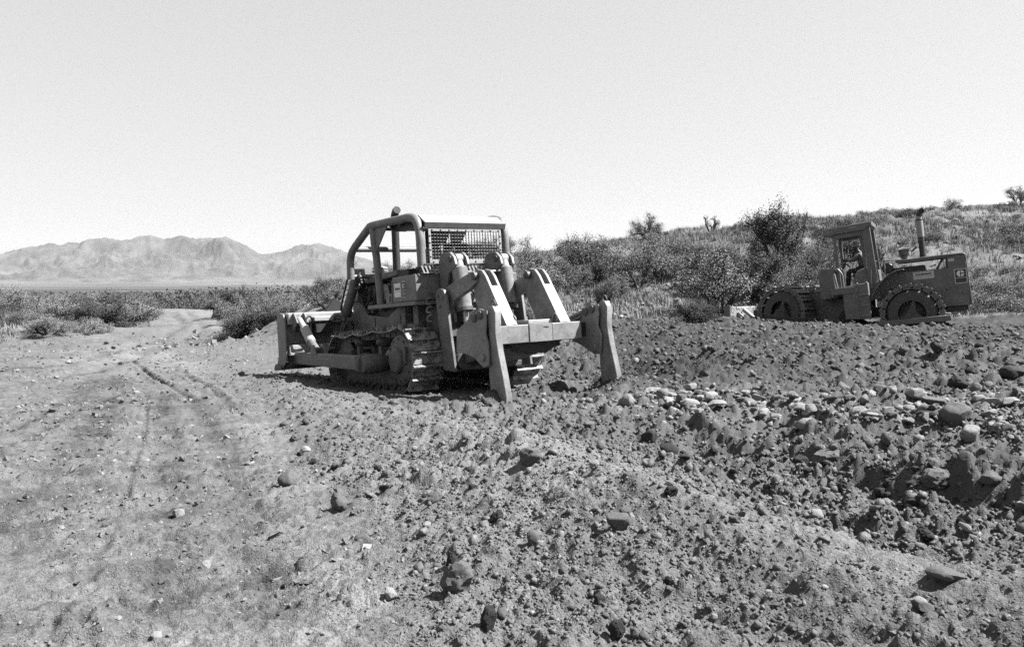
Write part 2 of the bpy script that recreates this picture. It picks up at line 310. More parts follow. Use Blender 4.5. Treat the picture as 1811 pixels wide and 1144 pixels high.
M['bark'] = surf('dark bark', .06, .3, 12, .9)
M['leafA'] = surf('mesquite leaf', .23, .35, 2.2, .8, spec=.2, bump=0)
M['leafB'] = surf('pale mesquite leaf', .29, .35, 2.2, .8, spec=.2, bump=0)
M['leafC'] = surf('dark juniper leaf', .10, .35, 2.2, .8, spec=.2, bump=0)
M['leafD'] = surf('far scrub leaf', .10, .3, 2.2, .8, spec=.2, bump=0)
M['grass'] = surf('dry grass', .28, .4, .8, .9, spec=.15, bump=0)
M['stonewhite'] = surf('white painted wall', .6, .05, 3, .7)

# ------------------------------------------------------------------ mesh builder
def tag(o, label=None, cat=None, group=None, kind=None):
    if label: o['label'] = label
    if cat: o['category'] = cat
    if group: o['group'] = group
    if kind: o['kind'] = kind
    return o
def meshobj(name, v, f, mat, parent=None, smooth=False, angle=None):
    me = D.meshes.new(name); me.from_pydata([tuple(p) for p in v], [], f); me.materials.append(mat)
    if smooth:
        me.polygons.foreach_set('use_smooth', [True] * len(me.polygons))
        if angle: me.set_sharp_from_angle(angle=R(angle))
    me.update(); o = D.objects.new(name, me); COL.objects.link(o)
    if parent: o.parent = parent
    return o
def npmesh(name, v, f, mat, attr=None, smooth=False):
    v = np.asarray(v, np.float32); f = np.asarray(f, np.int32); me = D.meshes.new(name); k = f.shape[1]
    me.vertices.add(len(v)); me.vertices.foreach_set('co', v.ravel()); me.loops.add(f.size); me.loops.foreach_set('vertex_index', f.ravel())
    me.polygons.add(len(f)); me.polygons.foreach_set('loop_start', np.arange(0, f.size, k, dtype=np.int32))
    try: me.polygons.foreach_set('loop_total', np.full(len(f), k, np.int32))
    except Exception: pass
    me.update(calc_edges=True)
    me.polygons.foreach_set('use_smooth', np.full(len(f), smooth))
    if attr is not None:
        a = me.attributes.new('soil', 'FLOAT', 'POINT'); a.data.foreach_set('value', np.asarray(attr, np.float32))
    me.materials.append(mat); o = D.objects.new(name, me); COL.objects.link(o); return o
def empty(name, label=None, cat=None, group=None, mat=None, loc=None):
    o = D.objects.new(name, None); COL.objects.link(o); o.empty_display_size = .2
    if mat is not None: o.matrix_world = mat
    if loc is not None: o.location = loc
    return tag(o, label, cat, group)
class MB:
    def __init__(s): s.v = []; s.f = []
    def add(s, v, f):
        b = len(s.v); s.v += [tuple(p) for p in v]; s.f += [tuple(i + b for i in q) for q in f]; return s
    def box(s, x0, x1, y0, y1, z0, z1):
        return s.add([(x, y, z) for x in (x0, x1) for y in (y0, y1) for z in (z0, z1)], [(0, 1, 3, 2), (4, 6, 7, 5), (0, 4, 5, 1), (2, 3, 7, 6), (0, 2, 6, 4), (1, 5, 7, 3)])
    def obox(s, p0, p1, w, h, up=(0, 0, 1)):
        a = Vector(p0); b = Vector(p1); d = (b - a).normalized(); u = Vector(up); sd = d.cross(u)
        if sd.length < 1e-4: sd = d.cross(Vector((1, 0, 0)))
        sd.normalize(); u = sd.cross(d); vs = []
        for q in (a, b):
            for i, j in ((-1, -1), (1, -1), (1, 1), (-1, 1)): vs.append(q + sd * (i * w / 2) + u * (j * h / 2))
        return s.add(vs, [(3, 2, 1, 0), (4, 5, 6, 7), (0, 1, 5, 4), (1, 2, 6, 5), (2, 3, 7, 6), (3, 0, 4, 7)])
    def prism(s, poly, y0, y1):
        """polygon in x,z extruded along y"""
        n = len(poly); vs = [(x, y0, z) for x, z in poly] + [(x, y1, z) for x, z in poly]
        ar = sum(poly[i][0] * poly[(i + 1) % n][1] - poly[(i + 1) % n][0] * poly[i][1] for i in range(n))
        f = [tuple(range(n)), tuple(range(2 * n - 1, n - 1, -1))] + [(i, i + n, (i + 1) % n + n, (i + 1) % n) for i in range(n)]
        if (ar > 0) == (y1 < y0): f = [t[::-1] for t in f]
        return s.add(vs, f)
    def yprism(s, poly, x0, x1):
        """polygon in y,z extruded along x"""
        n = len(poly); vs = [(x0, y, z) for y, z in poly] + [(x1, y, z) for y, z in poly]
        return s.add(vs, [tuple(range(n - 1, -1, -1)), tuple(range(n, 2 * n))] + [(i, (i + 1) % n, (i + 1) % n + n, i + n) for i in range(n)])
    def tube(s, pts, r, n=10, cap=True):
        pts = [Vector(p) for p in pts]; rs = r if isinstance(r, (list, tuple)) else [r] * len(pts); b = len(s.v); u = None
        for i, p in enumerate(pts):
            d = (pts[min(i + 1, len(pts) - 1)] - pts[max(i - 1, 0)]).normalized()
            if u is None:
                u = d.orthogonal().normalized()
            u = (u - d * u.dot(d)).normalized(); w = d.cross(u)
            for k in range(n):
                a = 2 * math.pi * k / n; s.v.append(tuple(p + (u * math.cos(a) + w * math.sin(a)) * rs[i]))
        for i in range(len(pts) - 1):
            for k in range(n):
                s.f.append((b + i * n + k, b + i * n + (k + 1) % n, b + (i + 1) * n + (k + 1) % n, b + (i + 1) * n + k))
        if cap:
            s.f.append(tuple(b + k for k in range(n))[::-1]); s.f.append(tuple(b + (len(pts) - 1) * n + k for k in range(n)))
        return s
    def lathe_y(s, prof, cx, cz, n=28, sq=1.0, cap=True):
        """prof: (y, radius) turned about a y axis"""
        b = len(s.v)
        for y, r in prof:
            for k in range(n):
                a = 2 * math.pi * k / n; s.v.append((cx + r * math.cos(a), y, cz + r * math.sin(a) * sq))
        for i in range(len(prof) - 1):
            for k in range(n): s.f.append((b + i * n + k, b + (i + 1) * n + k, b + (i + 1) * n + (k + 1) % n, b + i * n + (k + 1) % n))
        if cap: s.f.append(tuple(b + k for k in range(n))); s.f.append(tuple(b + (len(prof) - 1) * n + k for k in range(n))[::-1])
        return s
    def build(s, name, mat, parent=None, bevel=.008, smooth=True, label=None, kind=None):
        o = meshobj(name, s.v, s.f, M[mat] if isinstance(mat, str) else mat, parent, smooth, 38)
        if bevel:
            m = o.modifiers.new('edge', 'BEVEL'); m.width = bevel; m.segments = 2; m.limit_method = 'ANGLE'; m.angle_limit = R(40)
        tag(o, label, kind=kind); return o
def arc(pts, n=6):
    """rounds a polyline with a Catmull-Rom curve"""
    p = [Vector(q) for q in pts]; p = [p[0] * 2 - p[1]] + p + [p[-1] * 2 - p[-2]]; out = []
    for i in range(1, len(p) - 2):
        for k in range(n):
            t = k / n; a, b, c, d = p[i - 1:i + 3]
            out.append(.5 * ((2 * b) + (c - a) * t + (2 * a - 5 * b + 4 * c - d) * t * t + (3 * b - a - 3 * c + d) * t ** 3))
    out.append(p[-2]); return out
def textmesh(name, txt, size, mat, parent, M4, xs=1.0, bold=.0):
    cu_ = D.curves.new(name, 'FONT'); cu_.body = txt; cu_.size = size; cu_.align_x = 'CENTER'; cu_.align_y = 'CENTER'; cu_.offset = bold; cu_.resolution_u = 3
    t = D.objects.new(name, cu_); COL.objects.link(t); bpy.context.view_layer.update()
    me = D.meshes.new_from_object(t.evaluated_get(bpy.context.evaluated_depsgraph_get())); D.objects.remove(t)
    me.transform(M4 @ Matrix.Diagonal((xs, 1, 1, 1))); me.materials.clear(); me.materials.append(M[mat]); me.name = name
    o = D.objects.new(name, me); COL.objects.link(o); o.parent = parent; return o
def rotm(h, p, r):
    return Matrix.Rotation(R(h), 4, 'Z') @ Matrix.Rotation(R(p), 4, 'Y') @ Matrix.Rotation(R(r), 4, 'X')

# ------------------------------------------------------------------ ground sheet, from the feet of the photographer to the far plain
def polar(angs, rads):
    A, Q = np.meshgrid(np.radians(angs), rads, indexing='xy'); return Q * np.sin(A), Q * np.cos(A)
core = np.r_[np.arange(-42, -34, .2), np.arange(-34, 34, .1), np.arange(34, 46, .2)]; side = 46 + np.cumsum(np.linspace(.5, 5.5, 46)); side = side[side < 178]
angs = np.r_[-side[::-1] , -44, core, side]
rads = [.4]
while rads[-1] < 11000:
    r = rads[-1]
    if r < 3.2: d = .09
    elif r < 110: d = max(.012, min(r * r / 1250, (.0064 if r < 27 else .0105) * r))
    else: d = .03 * r
    rads.append(r + d)
rads = np.array(rads)
X, Y = polar(angs, rads)
Z, rip, lane, hill, cd_, ct_, s_, env_, tt_ = height(X, Y, True, True)
colr = albedo(X, Y, Z, rip, lane, hill, cd_, ct_, s_, env_)
nr, na = X.shape
idx = np.arange(nr * na).reshape(nr, na)
wrap = np.c_[idx, idx[:, :1]]
F4 = np.stack([wrap[:-1, :-1], wrap[1:, :-1], wrap[1:, 1:], wrap[:-1, 1:]], -1).reshape(-1, 4)[:, ::-1]
V3 = np.stack([X, Y, Z], -1).reshape(-1, 3)
cap_v = np.array([[0, 0, V3[:na, 2].mean()]])
g = npmesh('ground', V3, F4, M['soil'], colr.ravel(), True); g['kind'] = 'structure'

del X, Y, Z, V3, F4

# ------------------------------------------------------------------ mountains across the valley
sil = [(-700, 478), (-500, 462), (-300, 470), (-150, 452), (0, 455), (40, 448), (80, 442), (110, 441), (150, 432), (190, 427), (215, 429), (240, 426), (265, 421), (290, 427), (320, 421), (345, 425), (372, 422), (400, 423), (430, 434), (460, 450),
       (480, 447), (500, 443), (535, 432), (565, 430), (590, 437), (620, 450), (650, 456), (690, 466), (760, 480), (850, 488), (1100, 478), (1400, 470), (1900, 460), (2600, 470)]
sx = np.array([math.degrees(math.atan2(ray(p, q)[0], ray(p, q)[1])) for p, q in sil])
shh = np.array([(500 - q) / FPX * 9600 for p, q in sil])
an = np.arange(-48, 12, .06); rr = np.linspace(0, 1, 90)
A, T = np.meshgrid(np.radians(an), rr); RR_ = 7600 + 3400 * T
H0 = np.interp(np.degrees(A), sx, shh)
MX = RR_ * np.sin(A); MY = RR_ * np.cos(A)
wx_ = 260 * fbm(MX / 700, MY / 700, 221, 3); wy_ = 260 * fbm(MX / 700, MY / 700, 225, 3)
def ridged(x, y, s, o):
    t = 0; a = 1.0; w = 1.0
    for i in range(o):
        n = (1 - 2.4 * np.abs(vnoise(x * 2 ** i, y * 2 ** i, s + i))); n = np.clip(n, 0, 1) ** 2 * w; t = t + a * n; w = np.clip(n * 2.2, 0, 1); a *= .55
    return t
rid = ridged((MX + wx_) / 1300, (MY + wy_) / 1300, 201, 6) - .25; rid2 = ridged((MX + wy_) / 380, (MY + wx_) / 380, 207, 4)
prof = np.where(T < .6, (T / .6) ** 1.35, 1 - ((T - .6) / .4) ** 1.5 * .7)
crest = np.exp(-((T - .6) / .07) ** 2)
MZ = -10 + (H0 + 12) * prof * (1 + (1 - crest) * (.26 * (rid - .75)) * sstep(.04, .3, T)) + ((rid2 - .7) * 55 + 60 * fbm(MX / 170, MY / 170, 241, 4, .6)) * sstep(.05, .3, T) * (1 - .6 * crest)
MZ = np.minimum(MZ, H0 / 9600 * RR_ * (.96 + .13 * fbm(MX / 210, MY / 210, 231, 4, .6)) - 4)
mc = .085 + .05 * fbm(MX / 300, MY / 300, 211, 4) + .06 * fbm(MX / 70, MY / 70, 215, 3) + .03 * (1 - sstep(0, .2, T))
nr, na = MX.shape; idx = np.arange(nr * na).reshape(nr, na)
F4 = np.stack([idx[:-1, :-1], idx[:-1, 1:], idx[1:, 1:], idx[1:, :-1]], -1).reshape(-1, 4)
mt = npmesh('mountains', np.stack([MX, MY, MZ], -1).reshape(-1, 3), F4, M['soil'], np.clip(mc, .03, .3).ravel(), True); mt['kind'] = 'structure'

# ------------------------------------------------------------------ stones and clods: templates
def hull(seed, n=12, sq=(1, 1, .7)):
    rs = np.random.RandomState(seed); p = rs.normal(size=(n, 3)); p /= np.linalg.norm(p, axis=1)[:, None]; p *= rs.uniform(.75, 1.05, (n, 1)) * np.array(sq)
    bm = bmesh.new()
    for q in p: bm.verts.new(q)
    r_ = bmesh.ops.convex_hull(bm, input=bm.verts); bm.verts.ensure_lookup_table()
    for v in [v for v in bm.verts if not v.link_faces]: bm.verts.remove(v)
    bm.normal_update(); bmesh.ops.triangulate(bm, faces=bm.faces); bm.verts.index_update()
    v = np.array([v.co[:] for v in bm.verts]); f = np.array([[a.index for a in q.verts] for q in bm.faces]); bm.free(); return v, f
def scatter(name, P, S, tone, temps, mat, kind='stuff', sink=.3, smooth=False):
    """joins many small stones into one mesh"""
    V = []; Fc = []; A = []; off = 0; rs = np.random.RandomState(len(P)); n = len(P); ti = rs.randint(0, len(temps), n)
    for k, (tv, tf) in enumerate(temps):
        m = ti == k; c = m.sum()
        if not c: continue
        e = rs.uniform(0, 6.28, (c, 3)); e[:, :2] *= .12
        cz, sz_ = np.cos(e[:, 2]), np.sin(e[:, 2]); cx, sx_ = np.cos(e[:, 0]), np.sin(e[:, 0])
        sc = S[m][:, None] * rs.uniform(.75, 1.25, (c, 3))
        v = tv[None] * sc[:, None]
        y = v[..., 1] * cx[:, None] - v[..., 2] * sx_[:, None]; z = v[..., 1] * sx_[:, None] + v[..., 2] * cx[:, None]
        x = v[..., 0] * cz[:, None] - y * sz_[:, None]; y = v[..., 0] * sz_[:, None] + y * cz[:, None]
        p = P[m]; out = np.stack([x + p[:, None, 0], y + p[:, None, 1], z + p[:, None, 2] + (S[m] * (.7 - 2 * sink) * .7)[:, None]], -1)
        V.append(out.reshape(-1, 3)); Fc.append((tf[None] + (np.arange(c) * len(tv))[:, None, None] + off).reshape(-1, 3)); A.append(np.repeat(tone[m], len(tv))); off += c * len(tv)
    o = npmesh(name, np.concatenate(V), np.concatenate(Fc), mat, np.concatenate(A), smooth)
    if kind: o['kind'] = kind
    return o
T12 = [hull(i, 11, (1, .9, .8)) for i in range(16)]
T8 = [hull(40 + i, 8) for i in range(6)]
def strew(n, seed, amax, rmin, rmax, fn):
    rs = np.random.RandomState(seed); a = R(1) * rs.uniform(-amax, amax, n)
    if amax > 36: a = np.where(a < -R(36), -a, a)
    r = np.exp(rs.uniform(math.log(rmin), math.log(rmax), n)); x = r * np.sin(a); y = r * np.cos(a)
    Z, rip, lane, hill, cd, ct, s, env, tt = height(x, y, True, True); rd, _, _ = polyd(x, y, RUB)
    keep, S, tone = fn(rs, x, y, r, rip, lane, hill, cd, ct, s, env, rd)
    k = keep; return np.stack([x, y, Z], -1)[k], S[k], tone[k]
def f_rip(rs, x, y, r, rip, lane, hill, cd, ct, s, env, rd):
    n = len(x); rs_ = polyd(x, y, CREST)[1]; size = (.0026 + .00085 * r + .0022 * sstep(.1, 1.1, cd * rs_) * (1 + r / 10)) * np.exp(np.abs(rs.normal(0, .6, n))); size = np.minimum(size, .10)
    pn = vnoise(x * 1.3, y * 1.3, 301) + .5 + .35 * vnoise(x * 4, y * 4, 302); inr = np.exp(-(rd / .9) ** 2)
    pr_ = rip * (.35 + .9 * pn)
    col = .115 + .045 * rs.uniform(-1, 1, n) + .03 * (np.exp(-(cd / 1.2) ** 2) * (ct < .6)) + .03 * (r < 8)
    pale = rs.rand(n) < (.05 + .35 * inr); col = np.where(pale, rs.uniform(.18, .28, n), col)
    size = np.where(pale & (inr > .3), size * 1.5, size)
    return rs.rand(n) < pr_, size, col
def f_road(rs, x, y, r, rip, lane, hill, cd, ct, s, env, rd):
    n = len(x); size = (.0022 + .0008 * r) * np.exp(np.abs(rs.normal(0, .65, n))); size = np.minimum(size, .08)
    pn = sstep(-.1, .3, fbm(x * .9, y * .9, 51, 3)) + .15 + .5 * np.exp(-((x + 6.6 + .2 * (y - 12)) / 1.0) ** 2)
    col = .16 + .05 * rs.uniform(-1, 1, n); col = np.where(rs.rand(n) < .22, rs.uniform(.2, .3, n), col)
    return rs.rand(n) < (1 - rip) * (1 - hill) * pn * (.8 + .2 * lane), size, col
def f_hill(rs, x, y, r, rip, lane, hill, cd, ct, s, env, rd):
    n = len(x); size = rs.uniform(.05, .11, n) * np.exp(np.abs(rs.normal(0, .45, n))); pn = sstep(.0, .3, fbm(x * .22, y * .22, 311, 3)) + .15 + .8 * (y < 31)
    return rs.rand(n) < hill * pn, size, rs.uniform(.12, .30, n)
P, S, t = strew(56000, 1, 43, 3.3, 9, f_rip); P2, S2, t2 = strew(32000, 2, 43, 9, 26, f_rip)
scatter('loose_clods', np.r_[P, P2], np.r_[S, S2], np.r_[t, t2], T12, M['clod'], smooth=True)
P, S, t = strew(52000, 3, 36, 3.3, 40, f_road); scatter('road_pebbles', P, S, t, T8, M['clod'])
P, S, t = strew(14000, 4, 36, 26, 62, f_hill); scatter('hillside_stones', P, S, t, T8, M['clod'])

# ------------------------------------------------------------------ single rocks
def rockmesh(seed, kind):
    rs = np.random.RandomState(seed); bm = bmesh.new()
    if kind == 'angular':
        for _ in range(16):
            q = rs.normal(size=3); q /= np.linalg.norm(q); bm.verts.new(q * rs.uniform(.8, 1.05) * np.array([1, .85, .72]))
        bmesh.ops.convex_hull(bm, input=bm.verts)
        for v in [v for v in bm.verts if not v.link_faces]: bm.verts.remove(v)
        bmesh.ops.bevel(bm, geom=list(bm.edges), offset=.05, segments=1, affect='EDGES')
        bmesh.ops.triangulate(bm, faces=bm.faces); bmesh.ops.subdivide_edges(bm, edges=bm.edges, cuts=1); amp = .05; f = 3.0
    else:
        bmesh.ops.create_icosphere(bm, subdivisions=4, radius=1)
        for v in bm.verts: v.co = Vector((v.co.x, v.co.y * .9, v.co.z * .8))
        amp = {'round': .08, 'clod': .20, 'big': .20}[kind]; f = 1.5
    if kind != 'angular':
        for _ in range({'round': 9, 'clod': 12, 'big': 14}[kind]):
            q = Vector(rs.normal(size=3)).normalized(); dd = rs.uniform(.70, .90) * max(v.co.dot(q) for v in bm.verts)
            for v in bm.verts:
                e_ = v.co.dot(q) - dd
                if e_ > 0: v.co -= q * e_ * .97
    off = Vector((seed * 3.1, seed * 1.7, 0))
    for v in bm.verts:
        p = v.co * f + off; d = noise.noise(p) + .5 * noise.noise(p * 2.2) + (.35 if kind != 'round' else .2) * noise.noise(p * 5) + .22 * noise.noise(p * 11)
        v.co += v.co.normalized() * d * amp
    me = D.meshes.new('rock'); bm.to_mesh(me); bm.free(); me.polygons.foreach_set('use_smooth', [True] * len(me.polygons))
    me.set_sharp_from_angle(angle=R(26 if kind == 'angular' else 32)); return me
rockset = {k: [rockmesh(i + 10 * j, k) for i in range(4 if k != 'big' else 2)] for j, k in enumerate(('angular', 'round', 'clod', 'big'))}
rmc = {}
def rock(name, px, py, wpx, hpx, kind, mat, label, cat, group=None, tilt=8, sink=.22):
    """px, py: foot of the stone in the photograph; it is put down on the ground there"""
    h = hit(px, py)
    if h is None: return
    x, y, z = h; w = wpx / FPX * y / 2; hh = hpx / FPX * y / 2
    me = random.choice(rockset[kind]); key = (me.name, mat)
    if key not in rmc:
        m2 = me.copy(); m2.materials.clear(); m2.materials.append(M[mat]); m2.name = name; rmc[key] = m2
    o = D.objects.new(name, rmc[key]); COL.objects.link(o)
    o.scale = (w, w * random.uniform(.8, 1.1), max(hh, (.5 if name != 'slab' else .3) * w) / .72); o.location = (x, y + w * .8, z + hh * (1 - 2 * sink) * .9)
    o.rotation_euler = (R(random.uniform(-tilt, tilt)), R(random.uniform(-tilt, tilt)), R(random.uniform(-40, 40) + random.choice((0, 180))))
    o.location.z = hz(x, y + w * .8, True) + hh * (1 - 2 * sink)
    return tag(o, label, cat, group)
for a in [
    ('boulder', 509, 862, 46, 34, 'round', 'rockmid', 'smooth rounded boulder alone where the road meets the loose windrow', 'boulder'),
    ('boulder', 603, 906, 50, 42, 'clod', 'rockmid', 'brown crumbly boulder half buried in the windrow foot below the smooth rounded one', 'boulder'),
    ('stone', 638, 960, 30, 22, 'round', 'rockmid', 'small smooth stone on the pale smooth patch of road edge', 'stone'),
    ('stone', 397, 780, 21, 17, 'angular', 'rockpale', 'white angular stone alone in the middle of the haul road', 'stone'),
    ('stone', 688, 1062, 34, 34, 'angular', 'rockpale', 'white angular stone with a dark underside at the windrow foot', 'stone'),
    ('boulder', 808, 1058, 62, 58, 'big', 'rockmid', 'largest lumpy boulder in the foreground, standing in pea-size clods', 'boulder'),
    ('boulder', 1095, 955, 54, 42, 'angular', 'rockmid', 'broad faceted grey boulder on the right flank of the windrow', 'boulder'),
    ('stone', 945, 978, 34, 30, 'round', 'rockmid', 'rounded grey stone between the largest boulder and the broad faceted one', 'stone'),
    ('stone', 878, 935, 30, 28, 'clod', 'rockdark', 'dark lumpy stone just above the rounded grey stone', 'stone'),
    ('stone', 1043, 771, 26, 26, 'angular', 'rockmid', 'squarish grey block sitting up on the ripped ground near the right shank', 'stone'),
    ('stone', 312, 917, 22, 18, 'round', 'rockpale', 'pale rounded stone pressed into the haul road', 'stone'),
    ('stone', 272, 1132, 30, 22, 'angular', 'rockpale', 'larger of two white stones touching at the bottom of the road', 'stone'),
    ('stone', 297, 1126, 16, 17, 'angular', 'rockpale', 'smaller of two white stones touching at the bottom of the road', 'stone'),
    ('stone', 545, 1124, 16, 14, 'angular', 'rockpale', 'white chip of stone on the road left of the upright dark clod', 'stone'),
    ('stone', 205, 1098, 18, 12, 'angular', 'rockpale', 'flat pale stone on the road above the pair of white stones', 'stone'),
    ('clod', 862, 1128, 30, 46, 'clod', 'rockdark', 'tall dark clod leaning at the bottom edge below the largest boulder', 'clod'),
    ('stone', 888, 1106, 22, 20, 'round', 'rockmid', 'round stone touching the tall leaning clod', 'stone'),
    ('clod', 1094, 1136, 30, 36, 'clod', 'rockdark', 'dark upright clod at the bottom edge beside two round stones', 'clod'),
    ('stone', 1122, 1130, 20, 17, 'round', 'rockmid', 'left one of two round stones side by side at the bottom edge', 'stone'),
    ('stone', 1140, 1132, 22, 18, 'round', 'rockmid', 'right one of two round stones side by side at the bottom edge', 'stone'),
    ('clod', 1060, 1080, 24, 26, 'clod', 'rockdark', 'dark clod behind the pair of round stones', 'clod'),
    ('slab', 1688, 1044, 74, 14, 'round', 'rockmid', 'broad smooth slab lying alone on the pale strip at lower right', 'slab'),
    ('stone', 1632, 1076, 34, 20, 'angular', 'rockpale', 'wedge shaped pale stone on top of the flat one near the slab', 'stone'),
    ('stone', 1640, 1086, 38, 16, 'round', 'rockmid', 'flat grey stone under the wedge shaped pale one', 'stone'),
    ('stone', 1652, 1106, 32, 20, 'round', 'rockmid', 'oval grey stone just below the stacked pair', 'stone'),
    ('boulder', 1800, 676, 44, 26, 'round', 'rockdark', 'long dark boulder against the right edge on the ripped mound', 'boulder'),
    ('boulder', 1664, 638, 32, 30, 'angular', 'rockdark', 'black squarish block on the mound in front of the compactor tail', 'boulder'),
    ('clod', 1724, 667, 24, 16, 'round', 'rockdark', 'small dark rounded clod between the black block and the long boulder', 'clod'),
    ('boulder', 1704, 697, 40, 24, 'clod', 'rockdark', 'dark lumpy boulder below the small dark rounded clod', 'boulder'),
    ('boulder', 1702, 762, 62, 46, 'round', 'rockmid', 'biggest boulder of the pale rubble band', 'boulder'),
    ('boulder', 1626, 717, 44, 30, 'angular', 'rockpale', 'white blocky boulder at the head of the long pale slab', 'boulder'),
    ('slab', 1660, 732, 52, 22, 'angular', 'rockmid', 'long slanting pale slab beside the white blocky boulder', 'slab'),
    ('boulder', 1560, 706, 34, 28, 'angular', 'rockmid', 'grey blocky boulder at the top of the rubble band', 'boulder'),
    ('boulder', 1725, 792, 44, 30, 'round', 'rockpale', 'pale rounded boulder below the biggest boulder', 'boulder'),
    ('boulder', 1790, 772, 38, 28, 'angular', 'rockmid', 'grey boulder at the right edge of the rubble band', 'boulder'),
    ('boulder', 1738, 722, 28, 22, 'angular', 'rockpale', 'first of two pale blocks side by side at the upper right', 'boulder'),
    ('boulder', 1762, 726, 34, 24, 'angular', 'rockpale', 'second of two pale blocks side by side at the upper right', 'boulder'),
    ('slab', 1797, 730, 40, 18, 'angular', 'rockpale', 'pale slab at the right edge beside the two pale blocks', 'slab'),
    ('slab', 1647, 762, 46, 20, 'angular', 'rockdark', 'dark sided slab in the middle of the rubble band', 'slab'),
    ('boulder', 1576, 758, 30, 22, 'angular', 'rockpale', 'pale block left of the dark sided slab', 'boulder'),
    ('slab', 1548, 757, 28, 14, 'angular', 'rockpale', 'flat pale slab next to the pale block', 'slab'),
    ('boulder', 1262, 718, 34, 24, 'angular', 'rockpale', 'white wedge topped block on the left cluster of pale rocks', 'boulder'),
    ('slab', 1272, 733, 42, 16, 'angular', 'rockpale', 'dark fronted slab under the white wedge topped block', 'slab'),
    ('boulder', 1134, 711, 26, 18, 'angular', 'rockpale', 'pale stone leading the cluster near the right shank', 'boulder'),
    ('boulder', 1186, 704, 24, 20, 'angular', 'rockpale', 'upper of two pale stones stacked left of the white wedge', 'boulder'),
    ('boulder', 1188, 720, 22, 20, 'angular', 'rockpale', 'lower of two pale stones stacked left of the white wedge', 'boulder'),
    ('clod', 1206, 724, 24, 22, 'clod', 'rockmid', 'cracked clod wedged between the stacked pair and the slab', 'clod'),
    ('boulder', 1506, 722, 28, 20, 'angular', 'rockmid', 'upper grey block in the middle of the rubble band', 'boulder'),
    ('boulder', 1472, 833, 56, 32, 'clod', 'rockmid', 'broad clod slumped under the shaded ledge', 'clod'),
    ('clod', 1420, 836, 30, 22, 'round', 'rockdark', 'dark rounded clod left of the broad slumped one', 'clod'),
    ('clod', 1188, 812, 40, 22, 'round', 'rockdark', 'flat dark clod below the left end of the ledge', 'clod'),
    ('clod', 1150, 792, 30, 24, 'round', 'rockdark', 'dark oval clod behind the flat one', 'clod'),
    ('clod', 1560, 892, 30, 28, 'angular', 'rockdark', 'dark squarish clod in the furrow under the ledge', 'clod'),
    ('clod', 1505, 890, 46, 34, 'clod', 'rockdark', 'large tilted clod left of the dark squarish one', 'clod'),
    ('boulder', 1665, 892, 60, 34, 'clod', 'rockmid', 'wide grey crumbly boulder right of the dark squarish clod', 'boulder'),
    ('boulder', 1760, 880, 44, 24, 'round', 'rockmid', 'long rounded boulder near the right edge under the ledge', 'boulder'),
    ('clod', 1620, 920, 28, 24, 'angular', 'rockdark', 'small dark cube of soil below the wide crumbly boulder', 'clod'),
    ('stone', 1385, 873, 46, 16, 'angular', 'rockpale', 'white bone shaped stone in the furrow', 'stone'),
    ('boulder', 1800, 925, 34, 20, 'round', 'rockmid', 'rounded stone against the right edge of the furrow', 'boulder'),
    ('clod', 1640, 970, 44, 30, 'clod', 'rockdark', 'dark broken clod above the smooth pale slab', 'clod'),
    ('clod', 768, 897, 34, 24, 'clod', 'rockmid', 'brown clod on the windrow above the dark lumpy stone', 'clod'),
    ('clod', 940, 830, 50, 34, 'clod', 'rockmid', 'rounded soil lump on the windrow crest', 'clod'),
    ('clod', 800, 1015, 26, 34, 'clod', 'rockdark', 'dark clod behind the largest lumpy boulder', 'clod'),
    ('stone', 520, 782, 26, 16, 'clod', 'rockmid', 'brown stone at the windrow foot nearest the blade', 'stone'),
    ('stone', 538, 800, 22, 18, 'angular', 'rockpale', 'pale stone just below the brown one at the windrow foot', 'stone'),
    ('stone', 556, 822, 18, 18, 'angular', 'rockmid', 'small block between the pale stone and the rounded boulder', 'stone'),
    ('stone', 425, 665, 16, 11, 'angular', 'rockmid', 'small stone on the road near the tip of the blade shadow', 'stone')]:
    rock(*a)
_rs = random.Random(5)
def many(n, box, wr, kinds, mats, label, cat, group):
    for _ in range(n):
        px = _rs.uniform(box[0], box[2]); py = _rs.uniform(box[1], box[3])
        if len(box) > 4: py += (px - box[0]) * box[4]
        if py > 1142 or px > 1808: continue
        w = _rs.uniform(*wr) * (.7 + .6 * _rs.random() ** 3)
        rock(cat, px, py, w, w * _rs.uniform(.55, .8), _rs.choice(kinds), _rs.choice(mats), label, cat, group, 14, .3)
many(90, (1110, 688, 1811, 735, .06), (14, 38), ('angular',), ('rockpale', 'rockpale', 'rockpale', 'rockmid'), 'pale broken stone in the rubble band above the shaded ledge', 'stone', 'pale stones of the rubble band')
many(46, (1090, 590, 1811, 670), (9, 18), ('clod', 'round'), ('rockdark', 'rockmid'), 'dark clod on the ripped mound in front of the compactor', 'clod', 'clods on the ripped mound')
many(52, (1120, 790, 1811, 940, .05), (14, 30), ('clod', 'clod', 'angular'), ('rockdark', 'rockdark', 'rockmid'), 'damp clod in the ripped furrow below the shaded ledge', 'clod', 'clods in the ripped furrow')
many(44, (640, 800, 1500, 1140), (14, 26), ('clod', 'angular', 'round'), ('rockdark', 'rockmid', 'rockpale'), 'fist size clod among the crumbs of the near windrow', 'clod', 'fist size clods on the near windrow')
many(30, (500, 690, 850, 830, .25), (10, 20), ('clod',), ('rockdark', 'rockmid'), 'clod on the windrow slope between the haul road and the bulldozer', 'clod', 'clods on the windrow by the bulldozer')
many(30, (0, 640, 280, 760, -.2), (9, 17), ('angular',), ('rockpale', 'rockmid'), 'loose stone in the strip of stones across the left of the haul road', 'stone', 'stones strewn on the left of the road')

